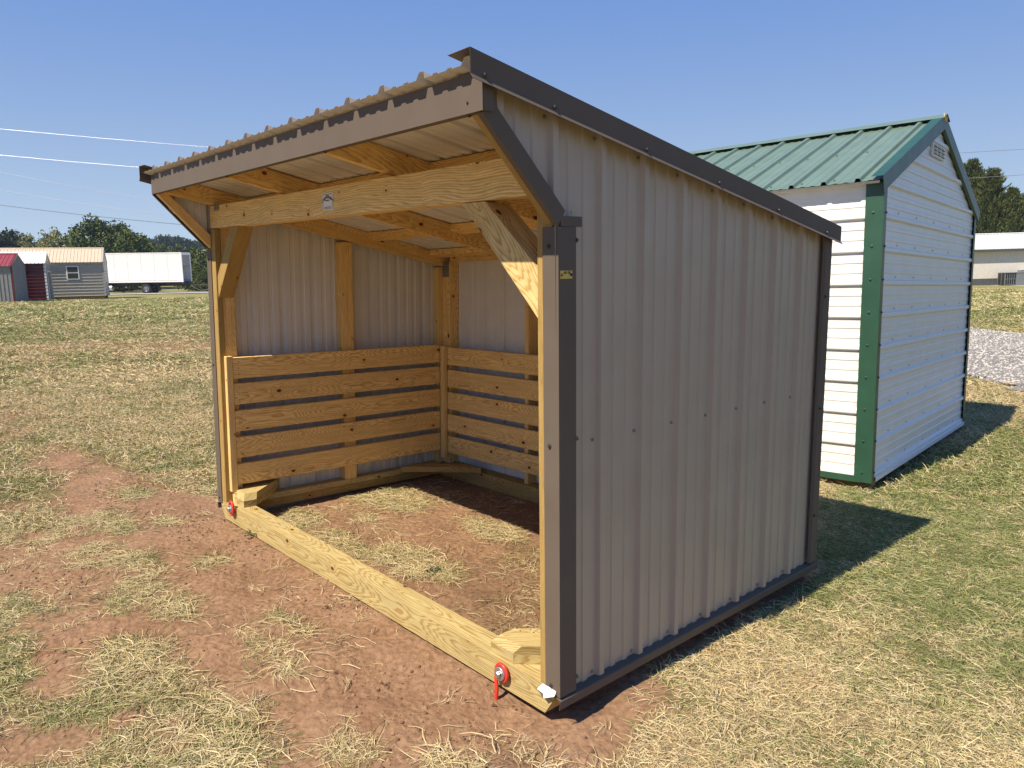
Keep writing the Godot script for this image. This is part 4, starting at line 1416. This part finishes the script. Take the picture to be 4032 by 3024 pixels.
func build_right_building() -> void:
	var o := Vector3(-12.0, -0.46, -79.9)
	var t := thing("farm_building", "long low cream building with white metal roof and slate wainscot", "building", o)
	t.rotation = Vector3(0, deg_to_rad(49.0), deg_to_rad(0.8))
	var X := Vector3.RIGHT
	var L := 18.0
	var W := 9.0
	var hw := 3.02
	var hr := 4.30
	part("wall", box(Vector3(-L, 0.55, -0.2), Vector3(0, hw + 0.05, 0.0), X, 6, 0.0), M.stucco, t)
	part("wall", box(Vector3(-L, 0.55, -W), Vector3(0, hw, -W + 0.2), X, 6, 0.0), M.stucco, t)
	for x: float in [-L, -0.2]:
		part("gable", solid([Vector3(x, 0.0, -0.2), Vector3(x, 0.0, -W + 0.2), Vector3(x, hw, -W + 0.2), Vector3(x, hr, -W * 0.5), Vector3(x, hw, -0.2)], [Vector3(x + 0.2, 0.0, -0.2), Vector3(x + 0.2, 0.0, -W + 0.2), Vector3(x + 0.2, hw, -W + 0.2), Vector3(x + 0.2, hr, -W * 0.5), Vector3(x + 0.2, hw, -0.2)], Vector3.UP, 6), M.stucco, t)
	var w0 := func(_s: float) -> float: return -0.1
	var w1 := func(_s: float) -> float: return 0.56
	var a := -L
	while a < -0.1:
		part("wainscot_panel", ribbed(Vector3(0, 0, 0.01), X, Vector3.BACK, Vector3.UP, a, minf(a + 0.9144, 0.0), 0.0, w0, w1, 0.025, 0.004, 0.3048, false), M.slate_metal, t)
		a += 0.9144
	var rise := (hr - hw) / (W * 0.5)
	for sgn: float in [1.0, -1.0]:
		var ridge := Vector3(0, hr + 0.05, -W * 0.5)
		var down := Vector3(0, -rise, sgn).normalized()
		var outn := Vector3(0, 1, rise * sgn).normalized()
		var len := (W * 0.5 + 0.35) * sqrt(1.0 + rise * rise)
		var r0 := func(_s: float) -> float: return 0.0
		var r1 := func(_s: float) -> float: return len
		a = -L - 0.3
		while a < 0.3 - 0.02:
			part("roof_panel", ribbed(ridge, X, outn, down, a, minf(a + 0.9144, 0.3), 0.0, r0, r1, 0.035, 0.004, 0.3048, false), M.white_roof, t)
			a += 0.9144
	part("ridge_cap", bent([Vector3(-L - 0.3, hr + 0.05, -W * 0.5 + 0.16), Vector3(-L - 0.3, hr + 0.11, -W * 0.5), Vector3(-L - 0.3, hr + 0.05, -W * 0.5 - 0.16)], Vector3(L + 0.6, 0, 0)), M.white, t)
	part("gutter", bent([Vector3(-L - 0.3, hw - 0.04, 0.34), Vector3(-L - 0.3, hw - 0.24, 0.34), Vector3(-L - 0.3, hw - 0.24, 0.46), Vector3(-L - 0.3, hw - 0.03, 0.48)], Vector3(L + 0.6, 0, 0)), M.slate_metal, t)
	part("soffit", box(Vector3(-L, hw - 0.05, 0.002), Vector3(0, hw - 0.03, 0.34), X, 6, 0.0), M.stucco, t)
	part("slab", box(Vector3(-13.1, -0.3, 0.05), Vector3(-8.4, -0.015, 1.9), X, 6, 0.01), M.concrete, t)
	# rooftop-style air conditioner on the slab
	var h := thing("air_conditioner", "grey packaged air conditioner standing before the cream wall", "air conditioner", o)
	h.rotation = t.rotation
	var zc := 0.95
	var x0 := -11.80
	part("cabinet", box(Vector3(x0 + 0.95, 0.0, zc - 0.5), Vector3(x0 + 2.5, 1.02, zc + 0.5), X, 6, 0.012), M.hvac, h)
	part("condenser", box(Vector3(x0, 0.02, zc - 0.46), Vector3(x0 + 0.945, 1.0, zc + 0.46), X, 6, 0.012), M.black, h)
	part("lid", box(Vector3(x0 - 0.03, 1.022, zc - 0.53), Vector3(x0 + 2.53, 1.06, zc + 0.53), X, 6, 0.01), M.grey_metal, h)
	for k in 6:
		part("grille_bar", box(Vector3(x0 + k * 0.18, 0.02, zc + 0.462), Vector3(x0 + 0.035 + k * 0.18, 1.0, zc + 0.485), Vector3.UP, 6, 0.004), M.hvac, h)
	for y: float in [0.02, 0.50, 0.95]:
		part("grille_bar", box(Vector3(x0, y, zc + 0.463), Vector3(x0 + 0.94, y + 0.04, zc + 0.486), X, 6, 0.004), M.hvac, h)
	for z: float in [-0.46, 0.0, 0.43]:
		part("grille_bar", box(Vector3(x0 - 0.024, 0.02, zc + z), Vector3(x0 - 0.002, 1.0, zc + z + 0.04), Vector3.UP, 6, 0.004), M.hvac, h)
	part("nameplate", box(Vector3(x0 + 2.05, 0.88, zc + 0.501), Vector3(x0 + 2.35, 0.95, zc + 0.506), X, 6, 0.001), M.paper, h)
	part("duct", box(Vector3(x0 + 1.9, 0.35, zc - 0.95), Vector3(x0 + 2.4, 1.2, zc - 0.54), X, 6, 0.02), M.galv, h)

# ---------------------------------------------------------------- wires
func build_wires() -> void:
	var rows := [ # left end, right end, sag, radius, material, label
		[Vector3(-72.07, 12.89, -8.63), Vector3(-61.4, 11.29, -20.52), 0.05, 0.010, "wire_pale", "topmost pale sunlit power line above the shelter eave"],
		[Vector3(-71.84, 10.84, -8.4), Vector3(-64.23, 9.69, -16.88), 0.05, 0.010, "wire_pale", "second pale sunlit power line, meeting the shelter at its roof corner"],
		[Vector3(-71.69, 9.5, -8.24), Vector3(-63.07, 7.05, -17.57), 0.20, 0.011, "wire", "thin grey power line next below the two pale ones"],
		[Vector3(-71.53, 8.09, -8.08), Vector3(-62.14, 5.82, -18.34), 0.20, 0.011, "wire", "thin grey power line just above the dark lowest cable"],
		[Vector3(-71.4, 6.89, -7.95), Vector3(-61.59, 5.14, -18.82), 0.16, 0.020, "wire_dark", "thick dark lowest cable brushing the big oak crown"],
		[Vector3(-13.66, 7.18, -43.61), Vector3(-11.51, 7.33, -46.12), 0.0, 0.012, "wire", "thin power line above the cedar tops behind the white shed"],
		[Vector3(-13.2, 5.84, -43.81), Vector3(-11.36, 5.98, -45.97), 0.0, 0.012, "wire", "lower thin power line crossing in front of the cedar crowns"]]
	for w: Array in rows:
		var a: Vector3 = w[0]
		var b: Vector3 = w[1]
		var pts := []
		var rr := []
		for i in 25:
			var f := lerpf(-0.7, 1.9, i / 24.0)
			pts.append(a.lerp(b, f) + Vector3(0, float(w[2]) * 4.0 * (f * f - f) * 0.5, 0))
			rr.append(w[3])
		var o := put("power_line", commit(tube(pts, rr, 5)), M[w[4]])
		tag(o, w[5], "power line", "overhead power lines")

# ---------------------------------------------------------------- trees
func crown_mesh(rx: float, ry: float, clumps: int, per: int, leaf: float, base: Vector3, var_: float, sd: int, openness := 0.0) -> Array:
	var r := RandomNumberGenerator.new()
	r.seed = sd
	var s := Shape.new()
	var tips := []
	for i in clumps:
		var q := Vector3.ZERO
		while true:
			q = Vector3(r.randf_range(-1, 1), r.randf_range(-1, 1), r.randf_range(-1, 1))
			if q.length() < 1.0 and q.length() > 0.45 + 0.2 * openness:
				break
		var wide := 1.0 - 0.35 * maxf(0.0, q.y)
		var c := Vector3(q.x * rx * wide, q.y * ry, q.z * rx * wide)
		tips.append(c)
		var cr := r.randf_range(0.16, 0.30) * rx * (1.0 - 0.35 * openness)
		var tone := r.randf_range(0.72, 1.25)
		for k in per:
			var d := Vector3(r.randfn(), r.randfn() * 0.75, r.randfn()).normalized() * cr * pow(r.randf(), 0.45)
			var p := c + d
			var u := Vector3(r.randfn(), r.randfn(), r.randfn()).normalized() * leaf * r.randf_range(0.6, 1.3)
			var w := u.cross(Vector3(r.randfn(), r.randfn(), r.randfn())).normalized() * leaf * 0.55
			var t := tone * r.randf_range(1.0 - var_, 1.0 + var_)
			s.cface([p - u, p + w, p + u, p - w], Color(base.x * t, base.y * t, base.z * t))
	return [commit(s), tips]

func trunk_shape(h: float, rad: float, tips: Array, lift: float, sd: int, limbs: int) -> Shape:
	var r := RandomNumberGenerator.new()
	r.seed = sd
	var top := Vector3(r.randf_range(-0.2, 0.2), h, r.randf_range(-0.2, 0.2))
	var s := tube([Vector3(0, -0.2, 0), top * 0.35 + Vector3(0.08, 0, 0), top], [rad, rad * 0.8, rad * 0.5], 8)
	for i in limbs:
		var e: Vector3 = tips[r.randi() % tips.size()] + Vector3(0, lift, 0)
		var b := top * r.randf_range(0.55, 1.0)
		merge(s, tube([b, b.lerp(e, 0.5) + Vector3(0, 0.25, 0), e], [rad * 0.35, rad * 0.2, rad * 0.06], 5, false))
	return s

func cedar_mesh(h: float, rad: float, sd: int, dens: int) -> ArrayMesh:
	var r := RandomNumberGenerator.new()
	r.seed = sd
	var s := Shape.new()
	for i in dens:
		var f := pow(r.randf(), 0.75)
		var y := h * (0.03 + 0.97 * f)
		var rr := rad * pow(1.0 - f * 0.97, 0.75) * r.randf_range(0.35, 1.0)
		var az := r.randf() * TAU
		var o := Vector3(cos(az), 0, sin(az))
		var p := Vector3(0, y - rr * 0.35, 0) + o * rr * 0.45
		var tip := Vector3(0, y + rr * 0.35 + 0.25, 0) + o * (rr + 0.1)
		var tone := r.randf_range(0.7, 1.3)
		var n := 15
		for k in n:
			var g := (k + r.randf()) / n
			var c := p.lerp(tip, g) + Vector3(r.randfn(), r.randfn(), r.randfn()) * 0.13 * (1.15 - g) 
			var u := (tip - p).normalized() * 0.17 * r.randf_range(0.6, 1.2) + Vector3(r.randfn(), r.randfn(), r.randfn()) * 0.05
			var w := u.cross(Vector3(r.randfn(), r.randfn(), r.randfn())).normalized() * 0.045
			var t := tone * r.randf_range(0.75, 1.25)
			s.cface([c - u, c + w, c + u, c - w], Color(0.085 * t, 0.102 * t, 0.030 * t))
	return commit(s)

func build_trees() -> void:
	var oak := crown_mesh(4.6, 3.9, 120, 70, 0.20, Vector3(0.088, 0.108, 0.034), 0.3, 31)
	var dark := crown_mesh(4.6, 3.5, 70, 60, 0.26, Vector3(0.046, 0.062, 0.028), 0.25, 32)
	var yel := crown_mesh(3.4, 2.7, 46, 46, 0.15, Vector3(0.23, 0.235, 0.11), 0.3, 33, 1.0)
	var bush := crown_mesh(2.6, 2.6, 60, 60, 0.17, Vector3(0.085, 0.108, 0.034), 0.3, 34)
	var kinds := {"oak": [oak, 2.9, 0.30, 8], "dark": [dark, 2.6, 0.30, 6], "yel": [yel, 3.2, 0.20, 22], "bush": [bush, 1.5, 0.18, 5]}
	var trunks := {}
	for k: String in kinds:
		var K: Array = kinds[k]
		trunks[k] = commit(trunk_shape(K[1], K[2], K[0][1], K[1] + (2.6 if k != "bush" else 1.6), 40 + k.length(), K[3]))
	# image column (px of 4032), crown-top height px, distance, kind, scale, label
	var rows := [
		[375, 862, 118, "oak", 1.12, "tall full oak towering highest behind the cream roof"],
		[300, 920, 112, "bush", 1.45, "bushy green tree at the left foot of the tallest oak"],
		[450, 880, 122, "oak", 0.98, "round oak crown pressed against the tallest oak"],
		[505, 912, 114, "bush", 1.5, "pale-tipped green tree between the oaks and the truck"],
		[415, 948, 106, "bush", 1.2, "low green tree in front of the tallest oak"],
		[215, 903, 112, "yel", 1.25, "thin yellowing tree with bare twigs showing"],
		[150, 915, 108, "yel", 1.10, "sparse yellow-green tree beside the dark trees"],
		[185, 948, 104, "yel", 0.9, "low yellowish tree behind the cream roof"],
		[20, 902, 165, "dark", 1.15, "dark tree with a stepped crown rising behind the cream roof"],
		[-60, 900, 165, "dark", 1.2, "dark tree at the end of the far tree row"],
		[80, 922, 165, "dark", 1.05, "lower dark tree beside the yellowing trees"],
		[545, 930, 300, "dark", 1.3, "distant dark hedgerow tree"], [590, 938, 310, "dark", 1.2, "distant dark hedgerow tree"],
		[630, 926, 300, "dark", 1.4, "distant dark hedgerow tree"], [665, 926, 305, "dark", 1.4, "distant dark hedgerow tree"],
		[700, 930, 300, "dark", 1.35, "distant dark hedgerow tree"], [560, 950, 290, "dark", 1.2, "distant dark hedgerow tree"], [610, 952, 285, "dark", 1.2, "distant dark hedgerow tree"],
		[740, 944, 420, "dark", 1.3, "distant dark hedgerow tree"], [765, 946, 430, "dark", 1.2, "distant dark hedgerow tree"], [795, 935, 420, "dark", 1.5, "distant dark hedgerow tree"], [830, 930, 420, "dark", 1.6, "distant dark hedgerow tree"],
		[590, 962, 170, "bush", 1.4, "green bush on the slope above the truck roof"], [640, 962, 165, "bush", 1.35, "green bush on the slope above the truck roof"], [700, 966, 160, "bush", 1.4, "green bush on the slope above the truck roof"], [530, 968, 150, "bush", 1.3, "green bush on the slope above the truck roof"],
		[780, 975, 105, "bush", 1.15, "pointed green tree right behind the truck's open door"], [815, 990, 100, "bush", 1.1, "green tree at the shelter post beyond the truck"], [845, 985, 102, "bush", 1.15, "green tree half behind the shelter's front corner"], [790, 1045, 96, "bush", 0.6, "low scrubby bush beyond the trailer"], [812, 1062, 94, "bush", 0.5, "low scrubby bush beyond the trailer"], [470, 985, 100, "bush", 0.9, "low green tree showing between cream roof and truck"]]
	var B := Basis.from_euler(Vector3(deg_to_rad(-9.0155), deg_to_rad(49.02), deg_to_rad(-0.792)))
	var r := RandomNumberGenerator.new()
	r.seed = 4
	for q: Array in rows:
		var ray := (B * Vector3((q[0] - 2016.0) / 2959.0, -(q[1] - 1512.0) / 2959.0, -1.0))
		var hd := Vector2(ray.x, ray.z).length()
		var top := pos0 + ray * (float(q[2]) / hd)
		var gy := terrain(top.x, top.z)
		var K: Array = kinds[q[3]]
		var sc: float = q[4]
		var ry: float = {"oak": 3.9, "dark": 3.5, "yel": 2.7, "bush": 2.6}[q[3]]
		var crown_y := top.y - ry * sc * 1.05
		var lab: String = q[5]
		var grp := ""
		if lab.begins_with("distant"): grp = "distant hedgerow trees"
		elif lab.begins_with("green bush on"): grp = "bushes on the slope above the truck"
		elif lab.begins_with("low scrubby"): grp = "scrubby bushes beyond the trailer"
		var t := thing("bush" if "bush" in lab and not "bushy" in lab else "tree", lab, "bush" if "bush" in lab and not "bushy" in lab else "tree", Vector3(top.x, gy, top.z), grp)
		var yaw := r.randf() * TAU
		var cr := put("crown", K[0][0], M.leaf, t)
		cr.transform = Transform3D(Basis(Vector3.UP, yaw).scaled(Vector3(sc, sc, sc) * Vector3(1, 1.0, 1)), Vector3(0, crown_y - gy, 0))
		var lift: float = K[1] + (2.6 if q[3] != "bush" else 1.6)
		var tk := put("trunk", trunks[q[3]], M.bark, t)
		var ty := maxf(0.4, (crown_y - gy) / (lift))
		tk.transform = Transform3D(Basis(Vector3.UP, yaw).scaled(Vector3(sc, ty, sc)), Vector3.ZERO)
	# cedars behind the white shed
	var cm := [cedar_mesh(10.2, 4.3, 61, 900), cedar_mesh(9.5, 4.2, 62, 900)]
	for q: Array in [[3830, 625, 88, 0, "tallest cedar, its feathery top beside the green gable"], [3912, 660, 86, 1, "cedar with twin upswept tips above the white-roofed building"], [3990, 735, 86, 0, "shorter rounded cedar beyond the white-roofed building"], [4060, 745, 90, 1, "cedar at the end of the row behind the cream building"], [3770, 700, 92, 1, "cedar mostly hidden behind the white shed"]]:
		var ray := (B * Vector3((q[0] - 2016.0) / 2959.0, -(q[1] - 1512.0) / 2959.0, -1.0))
		var top := pos0 + ray * (float(q[2]) / Vector2(ray.x, ray.z).length())
		var gy := terrain(top.x, top.z)
		var hh := 10.2 if q[3] == 0 else 9.5
		var sc := (top.y - gy) / (hh + 0.4)
		var t := thing("cedar_tree", q[4], "tree", Vector3(top.x, gy, top.z), "cedars behind the white-roofed building")
		var yaw := r.randf() * TAU
		var cr := put("crown", cm[q[3]], M.leaf_cedar, t)
		cr.transform = Transform3D(Basis(Vector3.UP, yaw).scaled(Vector3(sc, sc, sc)), Vector3.ZERO)
		part("trunk", tube([Vector3(0, -0.2, 0), Vector3(0, hh * sc * 0.5, 0), Vector3(0, hh * sc * 0.9, 0)], [0.22, 0.14, 0.04], 8), M.bark, t)

# ---------------------------------------------------------------- drives
func build_drives() -> void:
	var gm := mat(Color.WHITE, 0.95)
	gm.vertex_color_use_as_albedo = true
	gm.albedo_texture = noise_tex(0.08, 4, 512, Color(0.60, 0.60, 0.60), Color(1, 1, 1), 71)
	gm.uv1_scale = Vector3(1.3, 1.3, 1.3)
	gm.heightmap_enabled = true
	gm.heightmap_texture = noise_tex(0.12, 3, 512, Color.BLACK, Color.WHITE, 72)
	gm.heightmap_scale = 1.5
	var s := Shape.new()
	var step := 0.28
	for i in range(-44, 60):
		for j in range(-100, 20):
			var x := i * step
			var z := -14.0 + j * step
			if not in_view(x, z, 1.2) or z > -8.0:
				continue
			if is_gravel(x + step * 0.5, z + step * 0.5) < 0.5:
				continue
			var q := []
			for c: Array in [[0, 0], [0, 1], [1, 1], [1, 0]]:
				var px: float = x + c[0] * step
				var pz: float = z + c[1] * step
				q.append(Vector3(px, relief(px, pz, 0.0) + 0.026, pz))
			var before := s.v.size()
			var uv := []
			for p: Vector3 in q:
				uv.append(Vector2(p.x, p.z))
			s.face(q, uv)
			s.colored = true
			var k := 0.92 + 0.16 * noise.get_noise_2d(x * 0.9, z * 0.9)
			for n in s.v.size() - before:
				s.c.append(Color(0.47 * k, 0.44 * k, 0.395 * k))
	var o := put("gravel_drive", commit(s), gm)
	tag(o, "pale crushed-stone drive beyond the white shed", "drive", "", "structure")
	# single stones lying on it
	var r := RandomNumberGenerator.new()
	r.seed = 19
	var st := Shape.new()
	var sm := SphereMesh.new()
	sm.radius = 1.0
	sm.height = 2.0
	sm.radial_segments = 6
	sm.rings = 3
	var arr := sm.get_mesh_arrays()
	var vv: PackedVector3Array = arr[Mesh.ARRAY_VERTEX]
	var ii: PackedInt32Array = arr[Mesh.ARRAY_INDEX]
	for i in range(0, ii.size(), 3):
		var tri := []
		for k in 3:
			var q := vv[ii[i + k]]
			tri.append(q * (1.0 + 0.4 * noise.get_noise_3d(q.x * 70.0, q.y * 70.0, q.z * 70.0)) * Vector3(1, 0.6, 0.8))
		st.cface([tri[0], tri[2], tri[1]], Color(1, 1, 1))
	var mesh := commit(st)
	var xf := []
	var co := []
	for i in 60000:
		var x := r.randf_range(-8.0, 8.0)
		var z := r.randf_range(-22.0, -5.0)
		if not in_view(x, z, 1.05):
			continue
		var g := is_gravel(x, z)
		if r.randf() > g:
			continue
		var sc := 0.008 + 0.024 * pow(r.randf(), 2.5)
		xf.append(Transform3D(Basis(Vector3.UP, r.randf() * TAU).scaled(Vector3(sc, sc, sc)), Vector3(x, relief(x, z, 0.0) + 0.028 + sc * 0.25, z)))
		var k := r.randf_range(0.82, 1.15)
		co.append(Color(0.47 * k, 0.445 * k, 0.405 * k))
	multi("gravel", "loose grey stones lying on the crushed-stone drive", "gravel", mesh, M.clod, xf, co)
	# far road
	var s2 := Shape.new()
	var dirn := Vector3(0.60, 0, -0.80)
	var acr := Vector3(0.80, 0, 0.60)
	var c0 := Vector3(-78.5, 0, -22.0)
	for i in range(-30, 40):
		for j in range(-4, 4):
			var q := []
			var uv := []
			for c: Array in [[0, 0], [0, 1], [1, 1], [1, 0]]:
				var p: Vector3 = c0 + dirn * (i + c[0]) * 2.0 + acr * (j + c[1]) * 1.05
				p.y = terrain(p.x, p.z) + 0.05
				q.append(p)
				uv.append(Vector2(p.x, p.z))
			if (q[1] - q[0]).cross(q[2] - q[0]).y < 0:
				q.reverse()
				uv.reverse()
			var before := s2.v.size()
			s2.face(q, uv)
			s2.colored = true
			for n in s2.v.size() - before:
				s2.c.append(Color(0.80, 0.75, 0.70))
	var o2 := put("road", commit(s2), gm)
	tag(o2, "pale gravel road on which the truck stands", "road", "", "structure")

# ---------------------------------------------------------------- assembly
func _ready() -> void:
	var cam := Camera3D.new()
	cam.name = "camera"
	cam.position = pos0
	cam.rotation_order = EULER_ORDER_YXZ
	cam.rotation = Vector3(deg_to_rad(-9.0155), deg_to_rad(49.02), deg_to_rad(-0.792))
	cam.fov = 54.13
	cam.near = 0.05
	cam.far = 3000.0
	add_child(cam)
	var sky := ProceduralSkyMaterial.new()
	sky.sky_top_color = Color(0.262, 0.425, 0.675)
	sky.sky_horizon_color = Color(0.645, 0.71, 0.755)
	sky.sky_curve = 0.13
	sky.ground_bottom_color = Color(0.42, 0.36, 0.28)
	sky.ground_horizon_color = Color(0.60, 0.62, 0.60)
	sky.sun_angle_max = 1.0
	var env := Environment.new()
	env.background_mode = Environment.BG_SKY
	env.sky = Sky.new()
	env.sky.sky_material = sky
	env.background_energy_multiplier = 1.0
	env.tonemap_mode = Environment.TONE_MAPPER_LINEAR
	env.tonemap_exposure = 1.6
	env.sdfgi_enabled = true
	env.ssao_enabled = true
	env.ssil_enabled = true
	env.fog_enabled = true
	env.fog_density = 0.0003
	env.fog_light_color = Color(0.70, 0.79, 0.90)
	var we := WorldEnvironment.new()
	we.name = "environment"
	we.environment = env
	add_child(we)
	var sun := DirectionalLight3D.new()
	sun.name = "sun"
	sun.light_color = Color(1.0, 0.945, 0.86)
	sun.light_energy = 1.5
	sun.light_angular_distance = 0.5
	sun.shadow_enabled = true
	add_child(sun)
	sun.look_at_from_position(Vector3.ZERO, Vector3(0.03, -1.32, -1.0), Vector3.UP)

	noise.seed = 17
	noise.frequency = 0.5
	noise.fractal_octaves = 3
	noise2.seed = 23
	noise2.frequency = 0.5
	noise2.fractal_octaves = 2
	rng.seed = 2024
	var t0 := Time.get_ticks_msec()
	make_materials()
	print("materials ", Time.get_ticks_msec() - t0)
	build_ground()
	print("ground ", Time.get_ticks_msec() - t0)
	build_drives()
	print("drives ", Time.get_ticks_msec() - t0)
	build_shelter()
	build_white_shed()
	build_far_sheds()
	build_truck()
	build_right_building()
	build_wires()
	print("built ", Time.get_ticks_msec() - t0)
	build_trees()
	print("trees ", Time.get_ticks_msec() - t0)
	build_small_things()
	build_grass()
	print("grass ", Time.get_ticks_msec() - t0)
	build_clods()
	print("done ", Time.get_ticks_msec() - t0)
